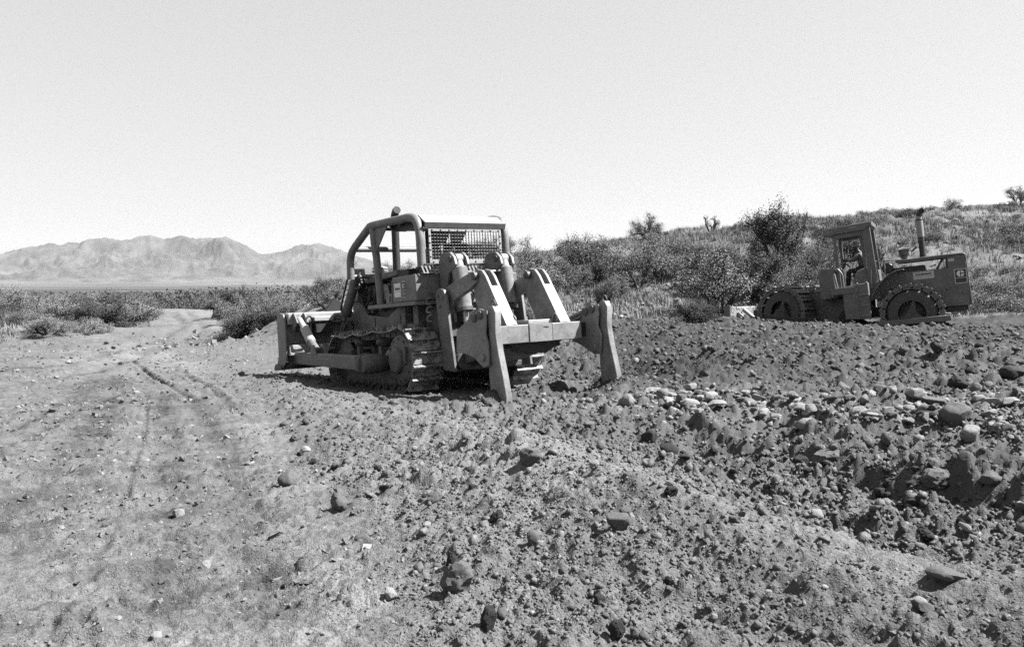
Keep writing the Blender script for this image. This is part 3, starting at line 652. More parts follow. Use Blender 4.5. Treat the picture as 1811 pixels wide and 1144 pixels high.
# ------------------------------------------------------------------ the crawler tractor (x forward, y left, z up, from under its rear sprocket)
DM = Matrix.Translation((-.892, 15.57, .0)) @ rotm(124.393, 3.845, -1.313)
dz = empty('bulldozer', 'large crawler bulldozer seen from behind with roll cage, mesh rear screen and twin shank ripper', 'bulldozer', mat=DM)
def track_path():
    """outer face of the shoes, clockwise from under the sprocket"""
    pts = []
    cs, rs_, ci, ri = (0, .655), .625, (2.88, .60), .56
    for i in range(25): pts.append((cs[0] + .05 + (ci[0] - .05) * i / 24, .035))
    for i in range(1, 20):
        a = -math.pi / 2 + math.pi * i / 20; pts.append((ci[0] + ri * math.cos(a), ci[1] + ri * math.sin(a)))
    top0 = (ci[0], ci[1] + ri); top1 = (cs[0], cs[1] + rs_)
    for i in range(31):
        t = i / 30; x = top0[0] + (top1[0] - top0[0]) * t; z = top0[1] + (top1[1] - top0[1]) * t
        ks = [0, .30, .64, 1]
        for a, b in zip(ks, ks[1:]):
            if a <= t <= b: u = (t - a) / (b - a); z -= .055 * 4 * u * (1 - u)
        pts.append((x, z))
    for i in range(1, 24):
        a = math.pi / 2 + math.pi * i / 24; pts.append((cs[0] + rs_ * math.cos(a), cs[1] + rs_ * math.sin(a)))
    return pts
TP = track_path(); TP.append(TP[0])
seg = [math.hypot(TP[i + 1][0] - TP[i][0], TP[i + 1][1] - TP[i][1]) for i in range(len(TP) - 1)]; LEN = sum(seg)
def on_path(s):
    s %= LEN; i = 0
    while s > seg[i] and i < len(seg) - 1: s -= seg[i]; i += 1
    a, b = TP[i], TP[i + 1]; t = s / seg[i]; return a[0] + (b[0] - a[0]) * t, a[1] + (b[1] - a[1]) * t, math.atan2(b[1] - a[1], b[0] - a[0])
NS = 40; pitch = LEN / NS
sb = MB(); hw = .305                                   # one shoe, its outer face towards -z, travelling along +x
sb.box(-pitch * .5, pitch * .44, -hw, hw, .0, .03)
sb.add([(x, y, z) for x, z in ((-pitch * .5, .012), (-pitch * .5 + .012, -.065), (-pitch * .5 + .034, -.065), (-pitch * .5 + .05, .012)) for y in (-hw, hw)],
       [(0, 1, 3, 2), (2, 3, 5, 4), (4, 5, 7, 6), (6, 7, 1, 0), (0, 2, 4, 6), (1, 7, 5, 3)])
for yy in (-.17, -.08, .08, .17): sb.box(-.03, .0, yy - .015, yy + .015, -.014, .001)
shoe_me = None
for sgn in (1, -1):
    tr = D.objects.new('track', None); COL.objects.link(tr); tr.parent = dz; yc = sgn * 1.145
    for k in range(NS):
        x, z, a = on_path((k + .5) * pitch)
        if shoe_me is None:
            o = sb.build('track_shoe', 'shoe', tr, .004); shoe_me = o.data
        else:
            o = D.objects.new('track_shoe', shoe_me); COL.objects.link(o); o.parent = tr
        # object coordinates repeat per shoe; the dirt differs because the noise is seeded by the object below
        o.location = (x, yc, z); o.rotation_euler = (0, -a, 0); o.scale = (1, 1, 1)
    ch = MB()
    for k in range(NS):
        x, z, a = on_path((k + .5) * pitch); nx, nz = -math.sin(a), math.cos(a)
        for yy in (-.11, .11):
            p = Vector((x + nx * .075, yc + yy, z + nz * .075)); t = Vector((math.cos(a), 0, math.sin(a)))
            ch.obox(p - t * pitch * .56, p + t * pitch * .56, .045, .10, (0, 0, 1) if abs(a) < .1 else (nx, 0, nz))
        x, z, a = on_path(k * pitch); ch.tube([(x - math.sin(a) * .085, yc - .15, z + math.cos(a) * .085), (x - math.sin(a) * .085, yc + .15, z + math.cos(a) * .085)], .03, 8)
    ch.build('chain', 'steel', tr, 0)
    # sprocket guard, final drive and hub
    o1 = yc + sgn * .12
    MB().lathe_y([(yc - .10 * sgn, .48), (yc - .08 * sgn, .53), (yc + .08 * sgn, .53), (yc + .10 * sgn, .48)][::sgn], 0, .655, 32).build('sprocket', 'steel', dz)
    MB().lathe_y([(o1, .50), (o1 + .05 * sgn, .51), (o1 + .12 * sgn, .47), (o1 + .16 * sgn, .30)][::sgn], 0, .655, 36).build('final_drive_guard', 'steel', dz)
    MB().lathe_y([(o1 + .14 * sgn, .25), (o1 + .22 * sgn, .235), (o1 + .25 * sgn, .20), (o1 + .255 * sgn, .05)][::sgn], 0.02, .65, 24).build('hub_cap', 'steel', dz)
    kd = MB(); kd.prism([(-.34, .60), (-.28, .56), (-.25, .72), (-.26, .88), (-.31, .92), (-.36, .84)], o1 + .12 * sgn, o1 + .20 * sgn); kd.build('access_cover', 'steel', dz, .015)
    bl = MB()
    for k in range(12):
        a = k * math.pi / 6; bl.lathe_y([(o1 + .12 * sgn, .022), (o1 + .16 * sgn, .022)][::sgn], .40 * math.cos(a), .655 + .40 * math.sin(a), 6)
    bl.build('guard_bolts', 'steel', dz, 0)
    # idler
    MB().lathe_y([(yc - .13, .40), (yc - .09, .47), (yc - .03, .44), (yc + .03, .44), (yc + .09, .47), (yc + .13, .40), (yc + .16, .16), (yc + .2, .12)][::1], 2.88, .60, 32).build('idler_wheel', 'steel', dz)
    # roller frame
    fr = MB(); fr.prism([(.42, .36), (2.62, .34), (2.95, .48), (2.95, .72), (2.5, .72), (2.1, .66), (.95, .66), (.5, .78), (.30, .72), (.28, .5)], yc - .19, yc + .19)
    fr.prism([(.45, .25), (2.55, .22), (2.55, .36), (.45, .38)], yc + .17 * sgn, yc + .20 * sgn); fr.prism([(2.3, .66), (3.0, .62), (3.04, .80), (2.3, .84)], yc - .23, yc + .23)
    fr.build('roller_frame', 'steel', dz, .012)
    for k in range(7):
        x = .52 + k * .335
        MB().lathe_y([(yc - .19, .085), (yc - .17, .145), (yc - .12, .145), (yc - .11, .115), (yc + .11, .115), (yc + .12, .145), (yc + .17, .145), (yc + .19, .085), (yc + .23, .06)], x, .22, 18).build('track_roller', 'steel', dz, 0)
    for x in (.98, 2.02):
        MB().lathe_y([(yc - .14, .06), (yc - .12, .105), (yc + .12, .105), (yc + .2, .085), (yc + .24, .04)], x, 1.0, 18).build('carrier_roller', 'steel', dz, 0)
        MB().prism([(x - .12, .64), (x + .12, .64), (x + .06, 1.02), (x - .06, 1.02)], yc - sgn * .22, yc - sgn * .14).build('carrier_bracket', 'steel', dz)
        MB().prism([(x - .10, .64), (x + .10, .64), (x + .05, .95), (x - .05, .95)], yc + .10 * sgn, yc + sgn * .19).build('carrier_bracket', 'steel', dz)
    dg = MB(); dg.prism([(.35, .62), (1.0, .62), (.8, .80), (.45, .95)], yc - .16, yc + .16); dg.build('dirt_packed_on_frame', 'shoe', dz, .03)
    # push arm with its trunnion
    ya = sgn * 1.72
    MB().lathe_y([(sgn * 1.34, .13), (sgn * 1.44, .17), (sgn * 1.6, .19), (sgn * 1.78, .19), (sgn * 1.86, .15)][::sgn], .66, .60, 22).build('trunnion', 'steel', dz)
    pa = MB(); v = []
    for x, z0, z1 in ((.95, .48, .75), (4.78, .56, .82)):
        for y in (ya - .11, ya + .11):
            v += [(x, y, z0), (x, y, z1)]
    pa.add(v, [(0, 1, 3, 2), (4, 6, 7, 5), (0, 4, 5, 1), (2, 3, 7, 6), (0, 2, 6, 4), (1, 5, 7, 3)]); pa.build('push_arm', 'paint', dz, .012)
    ca = MB(); ca.prism([(.80, .46), (1.03, .46), (1.03, .77), (.80, .77)], ya - .13, ya + .13); ca.tube([(.74, ya, .615), (.80, ya, .615)], .20, 16); ca.build('arm_socket', 'steel', dz, .015)
    # brace from the arm up to the blade
    cyl = MB(); cyl.tube([(3.62, ya + .01, 1.03), (4.02, ya + .01, 1.36)], .105, 16); cyl.build('tilt_brace_barrel', 'roof', dz, .02)
    MB().tube([(3.28, ya + .01, .83), (3.64, ya + .01, 1.04)], .085, 14).build('tilt_brace_screw', 'paint', dz)
    MB().tube([(4.0, ya + .01, 1.34), (4.32, ya + .01, 1.56)], .07, 14).build('tilt_brace_eye', 'roof', dz)
    br = MB(); br.prism([(3.08, .76), (3.42, .78), (3.36, .98), (3.22, .98)], ya - .13, ya - .09); br.prism([(3.08, .76), (3.42, .78), (3.36, .98), (3.22, .98)], ya + .09, ya + .13); br.build('brace_bracket', 'paint', dz)
    b2 = MB(); b2.prism([(4.1, 1.48), (4.48, 1.25), (4.5, 1.7), (4.3, 1.7)], ya - .14, ya - .10); b2.prism([(4.1, 1.48), (4.48, 1.25), (4.5, 1.7), (4.3, 1.7)], ya + .10, ya + .14); b2.build('brace_lug', 'paint', dz)
    MB().obox((4.4, ya - .3, .86), (4.3, ya - .12, 1.45), .07, .10).build('inner_strut', 'paint', dz)
    # lift cylinder
    yl = sgn * .74
    MB().tube([(3.20, yl, 2.50), (3.92, yl, 1.68)], .105, 18).build('lift_cylinder', 'paint', dz, .01)
    MB().tube([(3.90, yl, 1.70), (3.97, yl, 1.62)], .135, 18).build('lift_cylinder_gland', 'steel', dz, .01)
    MB().tube([(3.95, yl, 1.64), (4.42, yl, 1.12)], .05, 12).build('lift_cylinder_rod', 'shiny', dz, 0)
    yk = MB(); yk.box(3.10, 3.34, yl - .15, yl + .13, 2.44, 2.60); yk.obox((3.42, yl - .30 * sgn, 2.24), (3.42, yl + .02 * sgn, 2.24), .18, .16); yk.build('cylinder_yoke', 'roof', dz, .02)
    hs = MB(); hs.tube(arc([(3.12, yl + .08, 2.5), (3.3, yl + .16, 2.46), (3.62, yl + .17, 2.06), (3.9, yl + .15, 1.72)]), .022, 8)
    hs.tube(arc([(3.1, yl - .05, 2.55), (2.98, yl + .06, 2.40), (3.15, yl - .12 * sgn, 2.14), (3.05, yl - .3 * sgn, 2.0)]), .026, 8)
    hs.tube(arc([(3.3, yl - .1, 2.5), (3.22, yl - .16, 2.3), (3.42, yl - .1 * sgn, 2.1), (3.3, yl - .3 * sgn, 1.95)]), .022, 8)
    hs.build('hydraulic_hoses', 'black', dz, 0)

# blade
bl_ = MB(); prof_o = [(4.62, 1.70), (4.92, 1.66), (4.80, 1.35), (4.76, 1.05), (4.84, .78), (5.02, .58), (5.12, .47)]; prof_i = [(4.70, .50), (4.60, .75), (4.56, 1.1), (4.58, 1.45)]
bl_.prism(prof_o + prof_i, -1.98, 1.98); bl_.build('blade', 'ripsteel', dz, .01)
for sgn in (1, -1):
    MB().prism([(4.46, 1.56), (4.56, 1.70), (4.80, 1.73), (4.98, 1.68), (5.0, .75), (5.16, .50), (5.10, .42), (4.75, .45), (4.50, .60), (4.44, 1.0)], sgn * 1.98, sgn * 2.03).build('blade_end_plate', 'paint', dz, .012)
    MB().prism([(4.72, .44), (5.20, .40), (5.22, .46), (5.10, .56), (4.74, .52)], sgn * 1.60, sgn * 2.08).build('end_bit', 'steel', dz)
MB().prism([(4.78, .47), (5.16, .40), (5.20, .44), (5.05, .60)], -1.6, 1.6).build('cutting_edge', 'steel', dz)
MB().prism([(4.38, 1.70), (4.63, 1.72), (4.60, 1.42), (4.38, 1.46)], -1.96, 1.96).build('blade_top_beam', 'roof', dz, .02)
MB().prism([(4.42, .98), (4.60, 1.0), (4.64, .72), (4.42, .74)], -1.96, 1.96).build('blade_lower_beam', 'roof', dz, .02)
for y in (-1.3, -.45, .45, 1.42): MB().prism([(4.43, .90), (4.62, .90), (4.62, 1.48), (4.43, 1.48)], y - .02, y + .02).build('blade_rib', 'roof', dz)
vb = MB(); vb.box(4.20, 4.40, .95, 1.42, 1.49, 1.60); vb.build('valve_cover', 'roof', dz, .02); vc = MB(); vc.box(4.24, 4.42, .98, 1.38, 1.22, 1.49); vc.build('valve_body', 'dark', dz, .02)
hb = MB()
hb.tube(arc([(4.3, 1.40, 1.53), (4.2, 1.55, 1.62), (4.12, 1.66, 1.45), (4.05, 1.62, 1.15), (4.2, 1.5, .95)]), .02, 8)
hb.tube(arc([(4.3, 1.42, 1.5), (4.22, 1.58, 1.5), (4.18, 1.6, 1.3), (4.3, 1.5, 1.08)]), .02, 8)
hb.tube(arc([(4.3, .96, 1.55), (4.2, .84, 1.60), (4.0, .74, 1.48), (3.7, .70, 1.30)]), .02, 8); hb.tube(arc([(4.3, .96, 1.5), (4.2, .84, 1.53), (4.0, .74, 1.40), (3.7, .66, 1.2)]), .02, 8)
hb.build('blade_hoses', 'black', dz, 0)
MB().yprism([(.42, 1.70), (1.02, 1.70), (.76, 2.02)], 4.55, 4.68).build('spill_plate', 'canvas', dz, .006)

# body
MB().prism([(-.55, .55), (-.55, 1.64), (.95, 1.66), (.95, .62), (.3, .5)], -.56, .56).build('transmission_case', 'paint', dz, .02)
MB().prism([(.95, .72), (.95, 1.65), (1.8, 1.66), (2.3, 1.48), (3.3, 1.56), (3.72, 1.90), (4.12, 1.90), (4.12, .82), (3.4, .70)], -.50, .50).build('lower_engine_guard', 'paint', dz, .015)
for x in (1.65, 2.9): MB().box(x, x + .015, .50, .512, .78, 1.5).build('guard_seam', 'dark', dz, 0)
MB().box(1.05, 1.25, .50, .70, 1.20, 1.66).build('fender_bracket', 'paint', dz); MB().box(.35, .55, .56, .78, 1.05, 1.66).build('fender_bracket', 'paint', dz)
MB().box(1.75, 3.45, -.36, .36, 1.45, 2.22).build('engine_block', 'dark', dz, .03)
eg = MB()
for x in (1.95, 2.2, 2.45, 2.7, 2.95, 3.2): eg.box(x, x + .16, .34, .44, 2.02, 2.22); eg.tube([(x + .08, .36, 1.9), (x + .08, .47, 2.0)], .035, 8)
eg.tube([(2.0, .44, 1.75), (2.5, .44, 1.75)], .10, 14); eg.tube([(2.6, .43, 1.68), (3.1, .43, 1.72)], .06, 10); eg.box(3.1, 3.35, .34, .46, 1.6, 1.85)
eg.build('engine_fittings', 'steel', dz, .008)
eh = MB()
for k in range(7):
    y0 = .46 + .04 * (k % 3); eh.tube(arc([(1.9 + .22 * k, y0, 2.1 - .08 * (k % 2)), (2.0 + .2 * k, y0 + .06, 1.85), (2.25 + .2 * k, y0 + .02, 1.66 + .05 * (k % 3))]), .018, 6)
eh.tube(arc([(3.3, .5, 2.25), (3.42, .58, 2.1), (3.38, .55, 1.8), (3.2, .5, 1.6)]), .03, 8)
eh.build('engine_hoses', 'black', dz, 0)
MB().lathe_y([(.47, .16), (.50, .18), (.53, .18), (.54, .10)], 2.25, 1.98, 24, 1.2).build('air_filter_disc', 'paint', dz, .006)
hd = MB(); hd.prism([(1.66, 2.34), (1.66, 2.46), (3.6, 2.38), (3.75, 2.30), (3.7, 2.24)], -.52, .52); hd.build('hood', 'paint', dz, .025)
MB().prism([(3.66, 1.88), (3.62, 2.30), (3.9, 2.30), (4.12, 2.15), (4.15, 1.88)], -.55, .55).build('radiator_guard', 'paint', dz, .03)
MB().box(.66, .76, .42, 1.12, 1.74, 2.18).build('cowl', 'dark', dz)
MB().box(1.2, 1.68, -.5, .5, 1.7, 2.44).build('dash_housing', 'dark', dz, .03)
MB().tube([(2.62, .05, 2.40), (2.62, .05, 2.50), (2.58, .05, 3.62)], [.09, .085, .085], 18).build('exhaust_stack', 'dark', dz, .004)
MB().tube(arc([(2.585, .05, 3.60), (2.58, .05, 3.70), (2.50, .06, 3.79), (2.38, .08, 3.82)]), [.085] * 19, 16).build('stack_elbow', 'black', dz, .004)
pc = MB(); pc.tube([(3.05, .25, 2.34), (3.05, .25, 2.52)], .09, 18); pc.tube([(3.05, .25, 2.50), (3.05, .25, 2.545), (3.05, .25, 2.56)], [.17, .19, .14], 22); pc.tube([(3.05, .25, 2.58), (3.05, .25, 2.61), (3.05, .25, 2.65)], [.18, .17, .06], 22); pc.build('precleaner', 'roof', dz, .004)
# platform, tanks, decals
MB().box(-.27, 1.82, .56, 1.16, 1.66, 1.735).build('fender_platform', 'paint', dz, .01); MB().box(-.27, 1.82, -1.16, -.56, 1.66, 1.735).build('fender_platform', 'paint', dz, .01)
MB().box(-.30, .66, .58, 1.14, 1.74, 2.23).build('battery_box', 'paint', dz, .018); MB().box(-.30, .66, -1.14, -.58, 1.74, 2.23).build('tool_box', 'paint', dz, .018)
MB().box(.68, 1.02, .80, 1.12, 1.74, 1.93).build('step_box', 'paint', dz, .01); MB().box(.80, .86, 1.12, 1.128, 1.77, 1.88).build('step_box_slot', 'dark', dz, 0)
MB().box(-.62, -.30, -.54, .56, 1.64, 2.24).build('rear_tank', 'paint', dz, .03)
MB().box(-.28, .9, -.58, .58, 1.66, 1.76).build('floor_plate', 'dark', dz)
gr = MB()
for k in range(26):
    y = -.98 + k * .078; gr.obox((-.36, y, 2.25), (-.36, y + .05, 2.37), .028, .012, (1, 0, 0))
gr.box(-.40, -.30, -1.0, 1.0, 2.235, 2.25); gr.build('grating', 'roof', dz, 0)
YD = 1.1425
def decal(x0, x1, z0, z1, mat, name, y=YD): return MB().box(x0, x1, y, y + .003, z0, z1).build(name, mat, dz, 0, False)
decal(.30, .575, 1.84, 2.105, 'white', 'owner_sticker'); decal(.09, .255, 1.82, 2.13, 'white2', 'maker_sticker')
decal(.10, .245, 1.965, 2.115, 'ink', 'maker_square', YD + .004); decal(.10, .245, 1.835, 1.95, 'ink2', 'model_square', YD + .004)
def side_matrix(x, z, y, sgn=1):      # text on a face that looks towards +y, read from the left side of the machine
    return Matrix.Translation((x, y, z)) @ Matrix(((-1, 0, 0, 0), (0, 0, 1, 0), (0, 1, 0, 0), (0, 0, 0, 1)))
def cat_logo(parent, x, z, y, r, mat):
    for nm, a0, a1, lim in (('emblem_left', 95, 265, None), ('emblem_upper', 12, 82, None), ('emblem_lower', 278, 348, None)):
        sh_ = {'emblem_left': .0, 'emblem_upper': 0, 'emblem_lower': 0}[nm]; ps = []
        if nm == 'emblem_left': ps = [(-.12, .97), (-.12, -.97)] + [(-math.cos(R(t)), math.sin(R(t))) for t in range(-80, 81, 16)]
        elif nm == 'emblem_upper': ps = [(.14, .16), (.92, .16)] + [(math.cos(R(t)), math.sin(R(t))) for t in range(20, 81, 12)] + [(.14, .98)]
        else: ps = [(.14, -.98)] + [(math.cos(R(t)), -math.sin(R(t))) for t in range(80, 19, -12)] + [(.92, -.16), (.14, -.16)]
        MB().prism([(x - a * r, z + b * r) for a, b in ps], y, y + .002).build(nm, mat, parent, 0, False)
cat_logo(dz, .1725, 2.04, YD + .0075, .056, 'white2')
textmesh('owner_name', 'Sunderland', .062, 'ink', dz, side_matrix(.4375, 2.0, YD + .006), .72, .004)
textmesh('model_number', 'D9G', .07, 'white2', dz, side_matrix(.1725, 1.89, YD + .0085), .75, .002)
MB().box(.32, .555, YD + .004, YD + .005, 1.945, 1.952).build('sticker_rule', 'ink2', dz, 0, False)
# canvas hung behind the screen; a pale plate imitates daylight through its hole
MB().yprism([(.80, 3.04), (.26, 3.06), (.34, 2.86), (.44, 2.66), (.47, 2.40), (.52, 2.27), (.80, 2.27)][::-1], -.17, -.15).build('torn_canvas', 'canvas', dz, 0)
MB().yprism([(.44, 2.84), (.50, 2.82), (.53, 2.74), (.50, 2.66), (.455, 2.64), (.445, 2.72)][::-1], -.185, -.172).build('bright_hole_plate', 'roof', dz, 0)
st = MB(); st.prism([(.02, 2.2), (.10, 2.86), (.24, 2.86), (.34, 2.34), (.75, 2.30), (.75, 2.12), (.02, 2.1)], -.30, .30); st.build('seat', 'canvas', dz, .05)
MB().prism([(-.02, 2.2), (-.05, 2.42), (.12, 2.70), (.26, 2.78), (.30, 2.5), (.62, 2.44), (.66, 2.2)], .44, .56).build('arm_rest', 'canvas', dz, .03)
MB().box(.05, .7, -.3, .3, 1.76, 2.1).build('seat_box', 'dark', dz)
lv = MB()
for x, y, z in ((1.0, .35, 2.55), (1.05, .25, 2.5), (.95, -.3, 2.5)): lv.tube([(x, y, 1.76), (x - .04, y, z)], .014, 8); lv.tube([(x - .04, y, z), (x - .04, y, z + .05)], .028, 8)
lv.build('control_levers', 'dark', dz, 0)
# roll cage
for sgn in (1, -1):
    y = sgn * .95
    MB().tube(arc([(-.24, y, 2.36), (-.235, y, 2.7), (-.22, y, 3.02), (-.12, y, 3.24), (.12, y, 3.33), (.5, y, 3.345), (1.2, y, 3.37), (1.84, y, 3.385), (2.0, y, 3.35), (2.45, y, 3.17), (2.84, y, 3.00), (3.0, y, 2.86), (3.06, y, 2.66), (3.08, y, 2.36)], 4), .083, 16).build('roll_bar', 'paint', dz, 0)
    ft = MB(); ft.tube([(-.24, y, 2.28), (-.24, y, 2.38)], .055, 14); ft.tube([(-.24, y, 2.345), (-.24, y, 2.37)], .115, 16); ft.tube([(-.24, y, 2.23), (-.24, y, 2.255)], .10, 16); ft.build('post_mount', 'steel', dz, .004)
    MB().tube(arc([(1.80, y, 3.33), (1.76, y, 3.0), (1.70, y, 2.70), (1.60, y + .03 * sgn, 2.3), (1.50, y + .06 * sgn, 2.05), (1.47, y + .07 * sgn, 1.74)], 5), .078, 16).build('front_post', 'paint', dz, 0)
    MB().prism([(1.72, 3.30), (1.10, 3.31), (1.66, 2.84)], y - .012, y + .012).build('gusset', 'paint', dz, .003)
MB().tube([(2.84, -.95, 3.0), (2.84, .95, 3.0)], .062, 14).build('cage_cross_bar', 'paint', dz, 0)
MB().tube([(1.86, -.9, 3.36), (1.86, .9, 3.36)], .07, 14).build('cage_cross_bar', 'paint', dz, 0)
MB().tube([(3.07, -.95, 2.42), (3.07, .95, 2.42)], .05, 12).build('cage_cross_bar', 'paint', dz, 0)
rf = MB(); rf.prism([(-.36, 3.17), (-.10, 3.345), (.25, 3.40), (1.75, 3.425), (1.75, 3.405), (.25, 3.375), (-.09, 3.32), (-.34, 3.15)], -.88, .88); rf.build('roof_sheet', 'roof', dz, .004)
MB().prism([(-.37, 3.185), (-.33, 3.185), (-.30, 3.08), (-.34, 3.08)], -.90, .90).build('roof_rear_beam', 'steel', dz, .004)
MB().box(.7, .8, -.88, .88, 3.24, 3.36).build('roof_bow', 'steel', dz); MB().prism([(.25, 3.18), (1.1, 3.18), (1.4, 3.34), (.2, 3.34)], .55, .8).build('roof_liner', 'dark', dz)
# rear screen
sf = MB(); X0, X1 = -.33, -.31
sf.box(X0, X1, -.80, .82, 3.02, 3.075); sf.box(X0, X1, -.80, .82, 2.42, 2.49); sf.box(X0, X1, .77, .82, 2.49, 3.02); sf.box(X0, X1, -.80, -.75, 2.49, 3.02); sf.build('screen_frame', 'roof', dz, .003)
wm = MB()
for k in range(25): y = -.75 + k * 1.52 / 24; wm.tube([(-.324, y, 2.47), (-.324, y, 3.04)], .0085, 5, False)
for k in range(10): z = 2.49 + k * .53 / 9; wm.tube([(-.318, -.77, z), (-.318, .79, z)], .0045, 5, False)
wm.build('wire_mesh', 'wire', dz, 0)
sbt = MB()
for k in range(9): y = -.74 + k * .185; sbt.lathe_y([(y - .012, .012), (y + .012, .012)], -.336, 3.05, 6); sbt.lathe_y([(y - .012, .012), (y + .012, .012)], -.336, 2.455, 6)
for k in range(4):
    for y in (.795, -.775): sbt.lathe_y([(y - .012, .012), (y + .012, .012)], -.336, 2.55 + k * .13, 6)
sbt.build('screen_bolts', 'dark', dz, 0)
MB().box(-.34, -.30, -.95, .95, 2.375, 2.42).build('screen_sill', 'dark', dz)

# ripper
for sgn in (1, -1):
    y0 = sgn * .50
    for yy in (y0 - .13, y0 + .13):
        MB().prism([(-.40, 1.30), (-.36, 2.44), (-.42, 2.54), (-.55, 2.595), (-.78, 2.585), (-.92, 2.48), (-.96, 2.34), (-.86, 2.26), (-.70, 2.20), (-.60, 1.95), (-.60, 1.75), (-.80, 1.60), (-.84, 1.3)], yy - .03, yy + .03).build('cylinder_bracket', 'paint', dz, .012)
    MB().lathe_y([(y0 - .19, .05), (y0 - .185, .062), (y0 + .185, .062), (y0 + .19, .05)], -.80, 2.46, 16).build('pin', 'steel', dz, .004)
    ey = MB(); ey.lathe_y([(y0 - .07, .08), (y0 - .065, .09), (y0 + .065, .09), (y0 + .07, .08)], -.80, 2.46, 18); ey.tube([(-.81, y0, 2.46), (-.84, y0, 2.28)], [.07, .10], 14); ey.build('cylinder_eye', 'roof', dz, .005)
    MB().tube([(-.835, y0, 2.32), (-.84, y0, 2.29), (-.93, y0, 1.56)] if sgn > 0 else [(-.835, y0, 2.32), (-.84, y0, 2.28), (-.92, y0, 1.75), (-.945, y0, 1.60)], [.10, .145, .145] if sgn > 0 else [.09, .135, .14, .10], 22).build('ripper_cylinder', 'ripsteel', dz, .006)
    MB().tube([(-.93, y0, 1.57), (-.942, y0, 1.49)], .16, 22).build('cylinder_gland', 'steel' if sgn > 0 else 'dark', dz, .008)
    MB().tube([(-.94, y0, 1.50), (-1.0, y0, 1.02)], .05, 14).build('cylinder_rod', 'shiny', dz, 0)
    MB().tube([(-.99, y0 - .1, 1.0), (-.99, y0 + .1, 1.0)], .09, 14).build('rod_eye', 'steel', dz)
    hk = MB(); hk.tube(arc([(-.72, y0 + .02, 2.60), (-.70, y0 + .02, 2.68), (-.64, y0 + .02, 2.68), (-.62, y0 + .02, 2.59)]), .014, 6); hk.build('lifting_eye', 'steel', dz, 0)
    yL = sgn * .56
    MB().prism([(-.48, 1.42), (-.52, 1.80), (-.64, 1.93), (-.82, 1.99), (-1.62, 2.17), (-1.74, 2.12), (-1.72, 1.96), (-1.55, 1.88), (-1.0, 1.72), (-.84, 1.60), (-.76, 1.42), (-.72, 1.26), (-.55, 1.22)], yL + .05 * sgn, yL + .16 * sgn).build('upper_link', 'ripsteel', dz, .012)
    # mast
    for yy in (yL - .12, yL + .02 if sgn > 0 else yL + .12 - .04):
        pass
    ms = MB(); ms.prism([(-1.52, 1.98), (-1.56, 2.13), (-1.68, 2.20), (-1.84, 2.17), (-1.95, 2.06), (-2.52, 1.20), (-1.86, 1.20), (-1.60, 1.62)], yL - .125, yL - .065)
    ms.prism([(-1.52, 1.98), (-1.56, 2.13), (-1.68, 2.20), (-1.84, 2.17), (-1.95, 2.06), (-2.52, 1.20), (-1.86, 1.20), (-1.60, 1.62)], yL + .045, yL + .105)
    ms.prism([(-1.58, 1.66), (-1.76, 1.84), (-2.05, 1.895), (-2.512, 1.203), (-1.87, 1.203)], yL - .121, yL + .101); ms.build('ripper_mast', 'ripsteel', dz, .012)
    MB().prism([(-2.03, 1.84), (-2.085, 1.82), (-2.44, 1.29), (-2.40, 1.25)], yL - .045, yL + .025).build('mast_rib', 'ripsteel', dz, .006)
    MB().lathe_y([(yL - .16, .05), (yL - .155, .07), (yL + .20, .07), (yL + .205, .05)], -1.70, 2.08, 18).build('pin', 'steel', dz, .004)
    lh = MB(); lh.tube(arc([(-2.42, sgn * .44, 1.20), (-2.46, sgn * .44, 1.30), (-2.40, sgn * .44, 1.36), (-2.33, sgn * .44, 1.30), (-2.32, sgn * .44, 1.19)]), .018, 8); lh.build('beam_hook', 'ripsteel', dz, 0)
    # shank and its holder
    ys = sgn * 1.15
    for yy in (ys - .125, ys + .085):
        MB().prism([(-2.44, 1.42), (-2.30, 1.34), (-1.92, 1.16), (-1.88, .80), (-2.15, .78), (-2.42, .72), (-2.70, .56), (-2.86, .60), (-2.86, .95), (-2.80, 1.10), (-2.84, 1.30), (-2.84, 1.47), (-2.66, 1.50)] if sgn > 0 else
                   [(-2.44, 1.42), (-2.24, 1.30), (-2.20, .82), (-2.40, .74), (-2.70, .60), (-2.86, .62), (-2.90, .95), (-2.82, 1.12), (-2.86, 1.30), (-2.84, 1.46), (-2.66, 1.50)], yy, yy + .04).build('shank_holder', 'ripsteel', dz, .012)
    MB().prism([(-2.05, .83), (-2.05, 1.17), (-2.38, 1.32), (-2.50, 1.3), (-2.50, .76)], ys - .085, ys + .085).build('holder_web', 'ripsteel', dz)
    MB().prism([(-2.80, 1.44), (-2.84, 1.53), (-2.96, 1.53), (-3.02, 1.42), (-2.99, 1.1), (-3.04, .8), (-3.13, .45), (-3.20, .10), (-3.12, -.16), (-2.86, -.18), (-2.78, .1), (-2.75, .45), (-2.77, .7), (-2.82, 1.0)], ys - .062, ys + .062).build('ripper_shank', 'ripsteel', dz, .016)
    MB().prism([(-2.60, -.02), (-3.21, -.04), (-3.14, -.3), (-2.5, -.4)], ys - .075, ys + .075).build('shank_tip', 'steel', dz, .015)
    for px_, pz_ in ((-2.52, 1.36), (-2.70, 1.40)): MB().lathe_y([(ys - .16, .055), (ys - .155, .07), (ys + .155, .07), (ys + .16, .055)], px_, pz_, 16).build('pin', 'steel', dz, .005)
    MB().lathe_y([(ys - .17, .05), (ys - .16, .06), (ys + .16, .06), (ys + .17, .05)], -2.72, .72, 14).build('pin', 'ripsteel', dz, .005)
    MB().tube(arc([(-2.84, ys, 1.52), (-2.86, ys, 1.60), (-2.92, ys, 1.62), (-2.96, ys, 1.56), (-2.95, ys, 1.5)]), .014, 6).build('shank_eye', 'steel', dz, 0)
